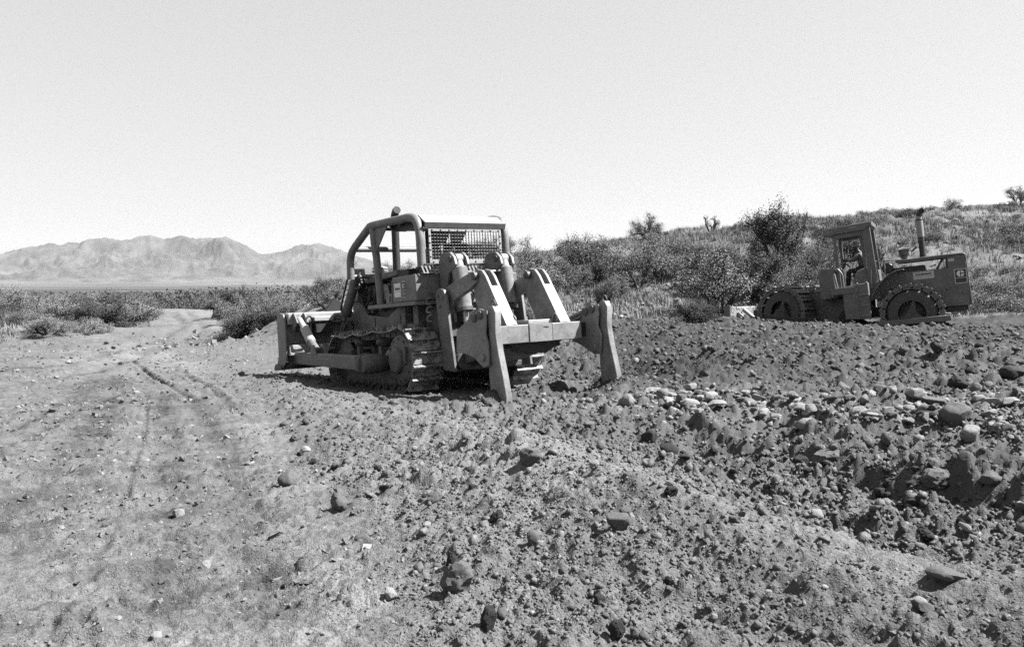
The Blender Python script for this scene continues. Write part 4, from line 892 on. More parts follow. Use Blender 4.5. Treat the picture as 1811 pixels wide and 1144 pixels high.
    tb = MB(); tb.tube([(-2.46, ys - .10 * sgn, 1.38), (-1.75, ys - .25 * sgn, 1.12)], .032, 8); tb.tube([(-2.40, ys - .13 * sgn, 1.28), (-1.72, ys - .28 * sgn, 1.04)], .026, 8); tb.build('tie_rods', 'ripsteel', dz, 0)
    # side plates by the case
    sp = MB(); sp.prism([(-.66, .45), (-.52, 1.80), (-.57, 1.90), (-.68, 1.94), (-.82, 1.90), (-.90, 1.76), (-.97, 1.2), (-1.08, .42)], sgn * .80, sgn * .86); sp.build('frame_side_plate', 'paint', dz, .012)
    hk = MB()
    for z in (1.78, 1.62, 1.46): hk.tube(arc([(-.40, sgn * .88, z), (-.34, sgn * .93, z - .02), (-.34, sgn * .95, z - .10), (-.42, sgn * .90, z - .12)]), .02, 8)
    for z, x in ((1.80, -.62), (1.76, -.78), (1.6, -.68)): hk.lathe_y([(sgn * .86, .03), (sgn * .885, .03)][::sgn], x, z, 8)
    hk.build('plate_hooks', 'paint', dz, 0)
bm_ = MB(); bm_.prism([(-2.15, .90), (-2.15, 1.20), (-2.60, 1.20), (-2.60, .90)], -.85, .85); bm_.build('ripper_beam', 'ripsteel', dz, .012)
for y in (.28, -.21): MB().box(-2.606, -2.60, y - .006, y + .006, .90, 1.20).build('beam_seam', 'dark', dz, 0)
MB().box(-2.612, -2.60, -.20, .27, .905, 1.20).build('beam_cover', 'ripsteel', dz, .003)
for y, z in ((-.05, 1.14), (-.08, 1.135)): MB().box(-2.617, -2.612, y - .05, y + .03, z, z + .012).build('cover_slot', 'dark', dz, 0)
MB().box(-2.5, -2.2, .85, 1.03, .93, 1.18).build('beam_stub', 'dark', dz); MB().box(-2.5, -2.2, -1.03, -.85, .93, 1.18).build('beam_stub', 'dark', dz)
MB().box(-2.35, -1.95, -.42, .1, 1.20, 1.27).build('beam_pad', 'roof', dz, .01)
pk = MB(); pk.yprism([(-.58, .90), (.58, .90), (.22, .70), (-.22, .70)], -2.42, -2.1); pk.build('shank_pocket', 'dark', dz, .02)
for sgn in (1, -1):
    MB().prism([(-.5, .42), (-.5, .74), (-2.2, .95), (-2.3, .80)], sgn * .52 - .10, sgn * .52 + .10).build('lower_link', 'steel', dz, .02)
MB().prism([(-.6, .40), (-.6, .50), (-1.9, .86), (-2.0, .78)], -.45, .45).build('lower_frame_plate', 'steel', dz, .01)
MB().tube([(-.86, -.36, 2.22), (-.86, .36, 2.20)], .022, 10).build('cross_pipe', 'shiny', dz, 0)
MB().tube([(-.86, -.40, 2.22), (-.86, -.30, 2.22)], .04, 10).build('pipe_union', 'steel', dz, .004); MB().tube([(-.86, .26, 2.2), (-.86, .36, 2.2)], .04, 10).build('pipe_union', 'steel', dz, .004)
MB().box(-.95, -.5, -.8, .8, .42, .52).build('drawbar_plate', 'steel', dz); MB().box(-.80, -.55, -.34, .34, .55, 1.55).build('rear_case_cover', 'dark', dz, .03)
MB().box(-.9, -.55, .40, .80, 1.05, 1.2).build('ripper_frame_step', 'steel', dz); MB().box(-.9, -.55, -.80, -.40, 1.05, 1.2).build('ripper_frame_step', 'steel', dz)
rh = MB()
for s_ in (-1, 1):
    rh.tube(arc([(-.7, s_ * .2, 1.9), (-.95, s_ * .22, 1.7), (-1.05, s_ * .3, 1.35), (-.9, s_ * .36, 1.1)]), .02, 8)
    rh.tube(arc([(-.7, s_ * .14, 2.1), (-1.0, s_ * .12, 1.95), (-1.1, s_ * .25, 1.6), (-.95, s_ * .5, 1.3)]), .02, 8)
rh.tube(arc([(-.6, .3, 2.15), (-.75, .2, 2.2), (-.85, 0, 2.1), (-.8, -.25, 2.15)]), .022, 8); rh.build('ripper_hoses', 'black', dz, 0)
MB().tube([(-.75, .62, .62), (-1.05, .62, .60)], .16, 18).build('tow_drum', 'steel', dz, .01)

# ------------------------------------------------------------------ the wheeled compactor on the rise (x forward, y left, z up, from under its rear axle)
CM = Matrix.Translation((12.318, 24.331, .278)) @ rotm(151.5, 7, 0)
CF = Matrix.Translation((9.68, 26.66, .20)) @ rotm(130, 1, 0)
cp = empty('wheeled_compactor', 'articulated wheeled compactor with open canopy and cleated cushion wheels in front of the brush hill', 'compactor', mat=CM)
REL = CM.inverted() @ CF
def wheel(parent, T, yc, sgn):
    """yc: middle of the wheel; T takes wheel-frame coordinates into the machine's"""
    w = D.objects.new('wheel', None); COL.objects.link(w); w.parent = parent; w.matrix_local = T
    z0 = .90
    MB().lathe_y([(yc - .30, .40), (yc - .30, .60), (yc - .24, .67), (yc + .24, .67), (yc + .30, .60), (yc + .30, .40)], 0, z0, 40, 1, False).build('tyre', 'rubber', w, .01)
    ya, yb = (yc + .27 * sgn, yc + .305 * sgn)
    rm = MB(); n = 36
    for k in range(n):
        a0 = 2 * math.pi * k / n; a1 = 2 * math.pi * (k + 1) / n; q = []
        for a in (a0, a1):
            for r_ in (.37, .62): q += [(r_ * math.cos(a), ya, z0 + r_ * math.sin(a)), (r_ * math.cos(a), yb, z0 + r_ * math.sin(a))]
        rm.add(q, [(0, 4, 5, 1), (2, 3, 7, 6), (1, 5, 7, 3), (0, 2, 6, 4)])
    rm.build('rim', 'rubber', w, 0)
    MB().lathe_y([(yc + .10 * sgn, .39), (yc + .12 * sgn, .395), (yc + .13 * sgn, .38)][::sgn], 0, z0, 30).build('rim_well', 'cdark', w, 0)
    sp = MB()
    for a in (90, 210, 330) if parent is cp and T == Matrix.Identity(4) else (100, 220, 340):
        a = R(a + 12 if T == Matrix.Identity(4) else a); c, s = math.cos(a), math.sin(a); p = [(-.13 * s, .13 * c), (.13 * s, -.13 * c), (.37 * c + .03 * s, .37 * s - .03 * c), (.37 * c - .03 * s, .37 * s + .03 * c)]
        sp.prism([(x, z0 + z) for x, z in p], yc + .13 * sgn, yc + .30 * sgn)
    sp.lathe_y([(yc + .12 * sgn, .15), (yc + .33 * sgn, .13), (yc + .36 * sgn, .06)][::sgn], 0, z0, 18); sp.build('hub_star', 'rubber', w, .01)
    # cushion track round the tyre: cleated shoes on two chains
    ns = 18; first = None; L = 2 * math.pi * .80 / ns
    s0 = MB(); s0.box(-L * .40, L * .40, -.33, .33, -.02, .02); s0.box(-L * .42, -L * .16, -.34, .34, .018, .075); s0.box(L * .06, L * .30, -.33, .33, .018, .05); s0.prism([(-L * .42, -.10), (L * .42, -.10), (L * .30, .02), (-L * .30, .02)], .28, .31); s0.prism([(-L * .42, -.10), (L * .42, -.10), (L * .30, .02), (-L * .30, .02)], -.31, -.28)
    for k in range(ns):
        a = 2 * math.pi * (k + .3) / ns
        if first is None: o = s0.build('cushion_shoe', 'cshoe', w, .006); first = o.data
        else: o = D.objects.new('cushion_shoe', first); COL.objects.link(o); o.parent = w
        o.location = (.80 * math.cos(a), yc, z0 + .80 * math.sin(a)); o.rotation_euler = (0, math.pi / 2 - a, 0)
    for yy, nm in ((yc - .30, 'cushion_chain'), (yc + .30, 'cushion_chain')):
        cc = MB()
        for k in range(ns):
            a = 2 * math.pi * (k - .2) / ns; b = 2 * math.pi * (k + .8) / ns; m = (a + b) / 2
            cc.obox((.81 * math.cos(a), yy, z0 + .81 * math.sin(a)), (.835 * math.cos(b), yy, z0 + .835 * math.sin(b)), .05, .055, (math.cos(m), 0, math.sin(m)))
            cc.obox((.80 * math.cos(a), yy, z0 + .80 * math.sin(a)), (.70 * math.cos(m), yy + .005, z0 + .70 * math.sin(m)), .025, .03, (0, 1, 0))
        cc.build(nm, 'cshoe', w, 0)
    # scraper bar hung from the hub
    yb = yc + .44 * sgn; sb_ = MB(); sb_.box(-.98, .98, yb - .06, yb + .06, .60, .76); sb_.box(-.98, -.80, yb - .40 * sgn, yb, .60, .76) if False else None
    sb_.build('cleaner_bar', 'cshoe' if T == Matrix.Identity(4) else 'cdark', w, .01)
    MB().prism([(-.30, .76), (.30, .76), (.12, .90), (.09, 1.0), (-.09, 1.0), (-.12, .90)], yb - .04, yb + .04).build('bar_bracket', 'rubber', w, .008)
    for x0 in (-.97, .85): MB().box(x0, x0 + .12, min(yb - .75 * sgn, yb), max(yb - .75 * sgn, yb), .62, .74).build('cleaner_tooth', 'cshoe', w, .01)
for sgn in (1, -1):
    wheel(cp, Matrix.Identity(4), sgn * 1.0, sgn); wheel(cp, REL, sgn * 1.0, sgn)
# engine end
def both(name, poly, y0, y1, mat='cpaint', bev=.012, par=cp):
    for s in (1, -1): MB().prism(poly, s * y0, s * y1).build(name, mat, par, bev)
both('engine_side', [(-1.52, .97), (-1.50, 2.44), (-1.04, 2.44), (-1.04, 2.09), (.22, 2.13), (.60, 1.98), (.84, 1.72), (1.0, 1.52), (.96, 1.40), (.7, 1.32), (-.85, .98)], .56, .60)
MB().prism([(-1.56, .98), (-1.53, 2.44), (-1.45, 2.50), (-1.02, 2.505), (.30, 2.50), (.34, 2.45), (-1.40, 2.44), (-1.50, 2.38), (-1.52, .97)], -.62, .62).build('hood', 'cpaint', cp, .015)
both('hood_rail', [(-1.04, 2.40), (.30, 2.40), (.30, 2.46), (-1.04, 2.46)], .56, .605)
MB().box(-1.535, -1.50, -.58, .58, .98, 2.42).build('radiator_grille', 'cdark', cp)
MB().box(-1.45, 1.2, -.5, .5, .85, 1.15).build('rear_frame', 'cdark', cp, .02)
MB().box(-.45, .55, -.38, .38, 1.15, 2.28).build('engine_block', 'dark', cp, .03); MB().box(-1.0, -.45, -.3, .3, 1.15, 2.06).build('engine_front', 'dark', cp, .03)
MB().obox((-.75, .45, 2.10), (-.95, .45, 2.44), .06, .06).build('fan_brace', 'dark', cp); MB().box(-1.04, -1.0, -.56, .56, 2.08, 2.42).build('fan_shroud', 'dark', cp)
both('lower_sheet', [(-1.40, .82), (-1.40, .97), (-.9, .97), (-.87, .80)], .50, .56, 'cdark')
fe = MB(); fp = [(.10, 2.20), (.30, 2.19), (.52, 2.10), (.76, 1.88), (.93, 1.66), (1.04, 1.46)]
for s in (1, -1):
    f2 = MB()
    for a, b in zip(fp, fp[1:]): f2.obox((a[0], s * .86, a[1]), (b[0], s * .86, b[1]), .56, .035, (0, 0, 1))
    f2.build('rear_fender', 'cpaint', cp, .004)
    MB().prism([(1.04, 1.46), (.93, 1.66), (.76, 1.88), (.52, 2.08), (.3, 2.17), (.3, 2.0), (.6, 1.75), (.8, 1.3)], s * .60, s * .64).build('fender_web', 'cpaint', cp)
    for (x0, z0, x1, z1) in ((-1.33, 1.80, -1.29, 1.84), (-1.36, 1.30, -1.32, 1.34), (-1.0, 1.46, -.9, 1.48)): MB().box(x0, x1, s * .60 if s > 0 else -.604, .604 if s > 0 else s * .60, z0, z1).build('side_latch', 'dark', cp, 0)
bx = MB(); bx.obox((.52, .625, 1.70), (.30, .625, 1.38), .02, .05, (0, 1, 0)); bx.build('fender_strap', 'dark', cp, 0)
YC = .6015
def cdecal(x0, x1, z0, z1, mat, name, y): return MB().box(x0, x1, y, y + .003, z0, z1).build(name, mat, cp, 0, False)
cdecal(-.665, -.115, 1.86, 2.075, 'white2', 'owner_sticker', YC); cdecal(-1.50, -1.18, 1.615, 2.04, 'white2', 'maker_sticker', YC)
cdecal(-1.475, -1.205, 1.785, 2.015, 'ink', 'maker_square', YC + .004); cdecal(-1.475, -1.205, 1.64, 1.765, 'ink', 'model_square', YC + .004)
cat_logo(cp, -1.34, 1.90, YC + .0075, .098, 'white')
textmesh('owner_name', 'Sunderland', .10, 'ink', cp, side_matrix(-.39, 2.005, YC + .004), .92, .004)
textmesh('model_number', '824B', .085, 'rubber', cp, side_matrix(-1.34, 1.70, YC + .008), 1.1, .004)
cdecal(-1.22, -1.06, 2.28, 2.36, 'white2', 'unit_plate', YC)
MB().box(-.63, -.15, YC + .004, YC + .005, 1.93, 1.936).build('sticker_rule', 'ink2', cp, 0, False)
MB().tube([(-.42, .1, 2.40), (-.42, .1, 3.12)], .085, 18).build('muffler', 'dark', cp, .004)
MB().tube([(-.42, .1, 3.12), (-.42, .1, 3.62)], .095, 18).build('muffler_upper', 'cream', cp, .004)
MB().tube([(-.42, .1, 3.62), (-.42, .1, 3.66)], .10, 18).build('muffler_band', 'black', cp, .004)
MB().tube([(-.42, .1, 3.66), (-.43, .1, 3.74)], .08, 16).build('stack_pipe', 'cream', cp, .002)
MB().tube(arc([(-.43, .1, 3.73), (-.44, .1, 3.82), (-.50, .1, 3.90), (-.58, .1, 3.93)]), .08, 16).build('stack_elbow', 'black', cp, .004)
pc = MB(); pc.tube([(.08, .1, 2.48), (.08, .1, 2.62)], .10, 16); pc.tube([(.08, .1, 2.62), (.08, .1, 2.64), (.08, .1, 2.80)], [.10, .14, .15], 20); pc.build('air_intake', 'cpaint', cp, .004)
MB().tube([(.08, .1, 2.80), (.08, .1, 2.83), (.08, .1, 2.87)], [.20, .20, .08], 22).build('intake_cap', 'roof', cp, .004)
MB().tube([(-.12, .12, 2.72), (-.28, .12, 2.84)], .03, 8).build('cap_clamp', 'steel', cp, .004)
rl = MB(); rl.tube(arc([(1.02, .64, 2.46), (.95, .64, 2.53), (.82, .64, 2.545), (.5, .64, 2.53), (.14, .64, 2.50)]), .02, 8); rl.tube([(.62, .64, 2.53), (.62, .64, 2.10)], .018, 8); rl.tube([(.85, .64, 2.54), (.80, .64, 2.05)], .018, 8); rl.build('hand_rail', 'cream', cp, 0)
MB().lathe_y([(.5, .15), (.56, .165), (.60, .14)], .55, 2.30, 22).build('work_lamp', 'dark', cp, .004)
MB().tube([(.84, .74, 1.92), (.96, .74, 1.93)], [.10, .06], 14).build('tail_lamp', 'roof', cp, .004)
# cab
for s in (1, -1):
    MB().prism([(.80, 1.40), (.90, 3.64), (1.16, 3.68), (1.08, 2.5), (1.10, 1.40)], s * .74, s * .82).build('rear_pillar', 'cpaint', cp, .01)
    MB().prism([(1.10, 2.95), (1.16, 3.55), (1.22, 3.55), (1.22, 3.35), (1.17, 2.2), (1.10, 2.2)], s * .70, s * .74).build('pillar_flange', 'cpaint', cp, .004)
    MB().obox((1.90, s * .76, 1.66), (1.93, s * .76, 3.44), .08, .09, (1, 0, 0)).build('front_pillar', 'cpaint', cp, .01)
    MB().prism([(1.12, 3.38), (1.12, 3.52), (1.94, 3.50), (1.94, 3.42), (1.88, 3.37)], s * .72, s * .80).build('canopy_rail', 'cpaint', cp, .008)
MB().prism([(.84, 3.64), (.83, 3.76), (2.22, 3.70), (2.22, 3.52), (2.0, 3.46), (1.9, 3.50), (1.1, 3.52)], -.86, .86).build('canopy_roof', 'cpaint', cp, .015)
vs_ = MB()
for k in range(6): vs_.box(2.02, 2.20, .862, .868, 3.52 + k * .028, 3.535 + k * .028)
vs_.build('canopy_louvre', 'cream', cp, 0); MB().box(1.25, 1.5, .861, .866, 3.62, 3.65).build('canopy_plate', 'cream', cp, 0)
MB().box(1.0, 2.2, -.85, .85, 1.60, 1.70).build('cab_floor', 'cpaint', cp); MB().box(.82, .90, -.74, .74, 1.7, 2.3).build('cab_rear_wall', 'cpaint', cp)
MB().prism([(1.36, 1.66), (1.36, 1.86), (2.12, 1.86), (2.12, 1.66)], .82, 1.30).build('side_step', 'cpaint', cp, .012)
lb = MB(); lb.prism([(1.08, .84), (1.08, 1.93), (1.80, 1.88), (1.80, .90)], .80, 1.28); lb.build('steps_tank', 'cpaint', cp, .015)
lb = MB(); lb.prism([(1.08, .84), (1.08, 1.93), (1.80, 1.88), (1.80, .90)], -1.28, -.80); lb.build('fuel_tank', 'cpaint', cp, .015)
ls = MB(); ls.box(1.355, 1.375, 1.279, 1.30, .86, 1.92); ls.build('step_rail', 'cpaint', cp, 0)
for z in (1.58, 1.26, .95): MB().box(1.09, 1.355, 1.275, 1.32, z, z + .022).build('step_tread', 'cream', cp, 0)
for x in (1.12, 1.38): MB().lathe_y([(1.27, .035), (1.31, .03)], x, 1.93, 10).build('step_knob', 'cream', cp, 0)
MB().prism([(1.98, 1.55), (1.98, 1.9), (2.06, 2.48), (2.42, 2.50), (2.50, 2.36), (2.50, 1.55)], -.62, .80).build('front_tank', 'cpaint', cp, .03)
MB().box(1.84, 1.98, -.4, .4, 1.7, 2.45).build('dash', 'dark', cp, .02)
MB().prism([(1.82, 2.44), (1.88, 2.50), (1.78, 2.66), (1.72, 2.62)], -.06, .06).build('steering_column', 'dark', cp)
sw = MB()
for k in range(20):
    a = 2 * math.pi * k / 20; b = 2 * math.pi * (k + 1) / 20; c1, c2 = Vector((1.75, 0, 2.64)), .20
    f = lambda t: c1 + Vector((.55 * math.sin(t) * c2, math.cos(t) * c2, .83 * math.sin(t) * c2)); sw.tube([f(a), f(b)], .014, 6, False)
sw.build('steering_wheel', 'black', cp, 0)
MB().prism([(.98, 1.70), (.98, 2.46), (1.42, 2.32), (1.52, 2.10), (1.50, 1.70)], .30, .56).build('seat_side', 'cpaint', cp, .04)
sc_ = MB(); sc_.prism([(1.02, 2.2), (1.02, 2.75), (1.12, 2.75), (1.16, 2.28), (1.56, 2.26), (1.56, 2.14)], -.26, .28); sc_.build('seat_cushion', 'dark', cp, .03)
MB().box(1.02, 1.5, -.28, .28, 1.7, 2.14).build('seat_base', 'cdark', cp); MB().box(1.05, 1.45, .60, .80, 1.90, 2.06).build('battery_box', 'cpaint', cp, .015)
MB().tube(arc([(1.95, .84, 2.48), (1.88, .86, 2.40), (1.80, .88, 2.26), (1.79, .88, 2.0), (1.79, .88, 1.86)]), .024, 8).build('grab_bar', 'cream', cp, 0)
MB().tube(arc([(2.02, .84, 2.36), (2.06, .86, 2.2), (2.02, .86, 1.8)]), .018, 8).build('grab_bar', 'cream', cp, 0)
MB().tube([(.98, .84, 2.3), (1.02, .86, 1.75)], .022, 8).build('grab_bar', 'cream', cp, 0)
MB().lathe_y([(-.5, .22), (.5, .22)], 1.85, .95, 18).build('hitch_pin_housing', 'cdark', cp, .02); MB().box(1.1, 2.0, -.3, .3, .85, 1.1).build('hitch', 'cdark', cp, .02)
# front frame and blade
ff = D.objects.new('front_frame', None); COL.objects.link(ff); ff.parent = cp; ff.matrix_local = REL
MB().prism([(-1.85, .35), (-1.85, 1.48), (-1.2, 1.55), (-.5, 1.55), (-.1, 1.4), (.5, 1.25), (.5, .5)], -.55, .55).build('frame_box', 'cpaint', ff, .02)
MB().box(-1.25, -.55, -.60, .60, 1.55, 1.565).build('frame_top', 'cream', ff, .003)
MB().box(.5, 1.55, -.5, .5, .55, .95).build('frame_nose', 'cdark', ff, .02)
for s in (1, -1):
    MB().obox((.2, s * .48, 1.0), (1.5, s * .48, .52), .14, .16).build('blade_arm', 'cpaint', ff)
    MB().prism([(1.72, .22), (1.72, .88), (1.66, .88), (1.02, .40), (1.05, .30), (1.55, .22)], s * 1.10, s * 1.18).build('blade_brace', 'cream', ff, .006)
    MB().prism([(1.64, .34), (1.64, .74), (1.22, .40)], s * 1.095, s * 1.185).build('brace_recess', 'cdark', ff, 0)
    MB().prism([(1.68, .12), (1.70, 1.12), (1.82, 1.14), (1.95, 1.0), (1.90, .6), (2.0, .15)], s * 1.58, s * 1.64).build('blade_end_plate', 'cpaint', ff, .008)
MB().prism([(1.74, .18), (1.70, .6), (1.76, 1.06), (1.86, 1.08), (1.80, .6), (1.95, .14)], -1.6, 1.6).build('blade', 'cream', ff, .01)
MB().tube([(1.68, .9, .98), (1.30, .8, .66)], .07, 12).build('blade_cylinder', 'cream', ff, .004)

# ------------------------------------------------------------------ the operator
pm = empty('person', 'operator in grey shirt and light cap driving the compactor, arms stretched to the wheel', 'person', mat=CM)
def skin_mesh(name, joints, bones, mat, parent, sub=2):
    names = list(joints); me = D.meshes.new(name); me.from_pydata([joints[n][:3] for n in names], [(names.index(a), names.index(b)) for a, b in bones], [])
    o = D.objects.new(name, me); COL.objects.link(o); md = o.modifiers.new('s', 'SKIN'); md.use_smooth_shade = True
    for i, n in enumerate(names):
        sv = me.skin_vertices[0].data[i]; r = joints[n][3]; sv.radius = r if isinstance(r, tuple) else (r, r); sv.use_root = (i == 0)
    o.modifiers.new('u', 'SUBSURF').levels = sub; o.modifiers['u'].render_levels = sub
    bpy.context.view_layer.update(); m2 = D.meshes.new_from_object(o.evaluated_get(bpy.context.evaluated_depsgraph_get())); D.objects.remove(o)
    m2.materials.clear(); m2.materials.append(M[mat]); m2.name = name; m2.polygons.foreach_set('use_smooth', [True] * len(m2.polygons)); o = D.objects.new(name, m2); COL.objects.link(o); o.parent = parent; return o
J = {'pelvis': (1.24, .02, 2.36, (.15, .12)), 'waist': (1.24, .02, 2.52, (.14, .11)), 'chest': (1.29, .02, 2.74, (.17, .12)), 'neckb': (1.33, .02, 2.90, (.08, .08)), 'neck': (1.37, .02, 2.96, (.052, .055)), 'head': (1.41, .02, 3.05, (.07, .085)), 'crown': (1.42, .02, 3.13, (.06, .075))}
bones = [('pelvis', 'waist'), ('waist', 'chest'), ('chest', 'neckb'), ('neckb', 'neck'), ('neck', 'head'), ('head', 'crown')]
for s, t in ((1, 'l'), (-1, 'r')):
    J.update({'sh' + t: (1.33, s * .19 + .02, 2.83, .062), 'el' + t: (1.53, s * .25 + .02, 2.68, .045), 'wr' + t: (1.70, s * .17 + .02, 2.70, .030), 'ha' + t: (1.755, s * .16 + .02, 2.71, (.02, .042)),
              'hip' + t: (1.30, s * .11 + .02, 2.34, .095), 'kn' + t: (1.68, s * .15 + .02, 2.36, .065), 'an' + t: (1.76, s * .15 + .02, 1.86, .042), 'to' + t: (1.92, s * .15 + .02, 1.78, (.04, .032))})
    bones += [('chest', 'sh' + t), ('sh' + t, 'el' + t), ('el' + t, 'wr' + t), ('wr' + t, 'ha' + t), ('pelvis', 'hip' + t), ('hip' + t, 'kn' + t), ('kn' + t, 'an' + t), ('an' + t, 'to' + t)]
skin_mesh('body', J, bones, 'skin', pm)
def grow(j, k): return (j[0], j[1], j[2], tuple(q * k for q in j[3]) if isinstance(j[3], tuple) else j[3] * k)
Js = {n: grow(J[n], 1.12) for n in ('pelvis', 'waist', 'chest', 'neckb', 'shl', 'shr', 'ell', 'elr', 'wrl', 'wrr')}
skin_mesh('shirt', Js, [('pelvis', 'waist'), ('waist', 'chest'), ('chest', 'neckb'), ('chest', 'shl'), ('chest', 'shr'), ('shl', 'ell'), ('shr', 'elr'), ('ell', 'wrl'), ('elr', 'wrr')], 'shirt', pm)
Jt = {n: grow(J[n], 1.14) for n in ('pelvis', 'hipl', 'hipr', 'knl', 'knr', 'anl', 'anr')}
skin_mesh('trousers', Jt, [('pelvis', 'hipl'), ('pelvis', 'hipr'), ('hipl', 'knl'), ('hipr', 'knr'), ('knl', 'anl'), ('knr', 'anr')], 'trousers', pm)
for s in (1, -1): MB().prism([(1.68, 1.72), (1.68, 1.86), (1.80, 1.88), (1.98, 1.80), (1.99, 1.72)], s * .15 - .035, s * .15 + .075).build('boot', 'black', pm, .02)
hm = MB(); hm.tube([(1.385, .02, 3.10), (1.395, .02, 3.14), (1.40, .02, 3.19), (1.405, .02, 3.215)], [.108, .112, .095, .05], 18); hm.build('cap', 'hat', pm, .004)
MB().prism([(1.44, 3.105), (1.58, 3.085), (1.58, 3.095), (1.44, 3.125)], -.05, .09).build('cap_peak', 'hat', pm, .003)
fa = MB(); fa.prism([(1.485, 3.05), (1.525, 3.025), (1.485, 3.01)], .005, .035); fa.build('nose', 'skin', pm, .005)
for s in (1, -1): MB().tube([(1.395, .02 + s * .075, 3.05), (1.39, .02 + s * .092, 3.055)], .024, 8).build('ear', 'skin', pm, .003)
fb = MB(); fb.box(1.481, 1.489, .045, .065, 3.062, 3.072); fb.box(1.481, 1.489, -.025, -.005, 3.062, 3.072); fb.box(1.478, 1.486, -.005, .045, 2.985, 2.993); fb.build('eyes_and_mouth', 'ink', pm, 0)
for s, t in ((1, 'l'), (-1, 'r')):
    yb = s * .16 + .02
    for k in range(4):
        y = yb - .03 + .02 * k; MB().tube([(1.745, y, 2.725), (1.785 - .004 * abs(k - 1.5), y, 2.725), (1.80, y, 2.70), (1.785, y, 2.68)], [.0095, .009, .0085, .0075], 6).build('finger', 'skin', pm, 0)
    MB().tube([(1.73, yb - s * .035, 2.70), (1.76, yb - s * .045, 2.685), (1.785, yb - s * .04, 2.672)], [.011, .010, .008], 6).build('thumb', 'skin', pm, 0)

# ------------------------------------------------------------------ trees and brush
def grow_tree(seed, h, w, stems=5, kids=(4, 4, 4), nleaf=9000, leaf=.05, up=.55, thick=.05, clump=.13, low=.0, lenk=.62):
    rs = np.random.RandomState(seed); V = []; Fq = []; tips = []
    def tube(pts, r0, r1, n):
        b = len(V); pts = np.array(pts)
        for i, p in enumerate(pts):
            d = pts[min(i + 1, len(pts) - 1)] - pts[max(i - 1, 0)]; d = d / (np.linalg.norm(d) + 1e-9)
            a = np.cross(d, [.3, .5, .81]); a /= np.linalg.norm(a) + 1e-9; c = np.cross(d, a); r = r0 + (r1 - r0) * i / (len(pts) - 1)
            for k in range(n): t = 2 * math.pi * k / n; V.append(p + (a * math.cos(t) + c * math.sin(t)) * r)
        for i in range(len(pts) - 1):
            for k in range(n): Fq.append((b + i * n + k, b + i * n + (k + 1) % n, b + (i + 1) * n + (k + 1) % n, b + (i + 1) * n + k))
    def branch(p, d, L, r, lvl):
        pts = [p]; n = 4 if lvl < 2 else 3
        for i in range(n):
            d = d + rs.normal(0, .20, 3) + np.array([0, 0, .10 * (up - d[2])]); d /= np.linalg.norm(d); pts.append(pts[-1] + d * L / n)
        tube(pts, r, r * .55, 5 if lvl < 2 else 3)
        if lvl >= 1: tips.extend([(q, L) for q in pts[1:]] if lvl >= 2 else [(pts[-1], L)])
        if lvl < len(kids):
            for k in range(kids[lvl]):
                t = rs.uniform(.35, 1.0); i = min(int(t * n), n - 1); q = pts[i] + (pts[i + 1] - pts[i]) * (t * n - i)
                nd = d + rs.normal(0, .62, 3); nd[2] += .08; nd /= np.linalg.norm(nd); branch(q, nd, L * lenk * rs.uniform(.7, 1.15), r * .5, lvl + 1)
    for s in range(stems):
        a = 2 * math.pi * (s + rs.uniform(-.35, .35)) / stems; tilt = rs.uniform(.25, .95)
        branch(np.array([.06 * math.cos(a), .06 * math.sin(a), -.08]), np.array([math.cos(a) * tilt, math.sin(a) * tilt, 1.0]), .55, thick * rs.uniform(.7, 1.1), 0)
    V = np.array(V); T = np.array([t[0] for t in tips]); T = T[T[:, 2] > low * T[:, 2].max()]
    # scale to the wanted size
    ext = max(np.percentile(np.abs(T[:, 0]), 94), np.percentile(np.abs(T[:, 1]), 94)); zt = np.percentile(T[:, 2], 98); sc = np.array([w * .40 / ext, w * .40 / ext, h * .86 / zt])
    V = V * sc; T = T * sc; c = T[rs.randint(0, len(T), nleaf)]; c = c + rs.normal(0, clump, (nleaf, 3)) * np.array([1, 1, .8]); c[:, 2] = np.abs(c[:, 2] - .04) + .04
    a = rs.normal(size=(nleaf, 3)); a /= np.linalg.norm(a, axis=1)[:, None]; b = rs.normal(size=(nleaf, 3)); b -= a * (a * b).sum(1)[:, None]; b /= np.linalg.norm(b, axis=1)[:, None]
    s = leaf * rs.uniform(.6, 1.4, (nleaf, 1)); LV = np.stack([c - a * s, c + b * s * .42, c + a * s, c - b * s * .42], 1).reshape(-1, 3)
    LF = np.arange(nleaf * 4).reshape(-1, 4)
    return V, np.array(Fq), LV, LF
def leafmesh(name, v, f, mat):
    o = npmesh(name, v, f, mat); me = o.data; D.objects.remove(o); return me
KIND = {}
for i in range(5): KIND['mesquite', i] = (grow_tree(10 + i, 2.6, 3.4, 5, (4, 4, 3), 11000, .034, clump=.13), 'leafA' if i % 2 else 'leafB')
for i in range(2): KIND['dark', i] = (grow_tree(30 + i, 2.6, 2.8, 6, (4, 4, 4), 16000, .04, clump=.15, low=.0), 'leafC')
for i in range(2): KIND['vtree', i] = (grow_tree(40 + i, 2.4, 3.6, 3, (4, 4, 4), 13000, .036, clump=.15, low=.38, thick=.11), 'leafA')
KIND['sparse', 0] = (grow_tree(50, 2.4, 2.6, 4, (3, 3, 3), 700, .05, clump=.08, low=.4), 'leafA')
for i in range(4): KIND['shrub', i] = (grow_tree(60 + i, 1.0, 1.4, 7, (4, 3), 2600, .03, clump=.09, thick=.02), ('leafA', 'leafB', 'leafC', 'leafB')[i])
KM = {k: (leafmesh('trunk', v[0][0], v[0][1], M['bark']), leafmesh('crown', v[0][2], v[0][3], M[v[1]])) for k, v in KIND.items()}
_vr = random.Random(11)
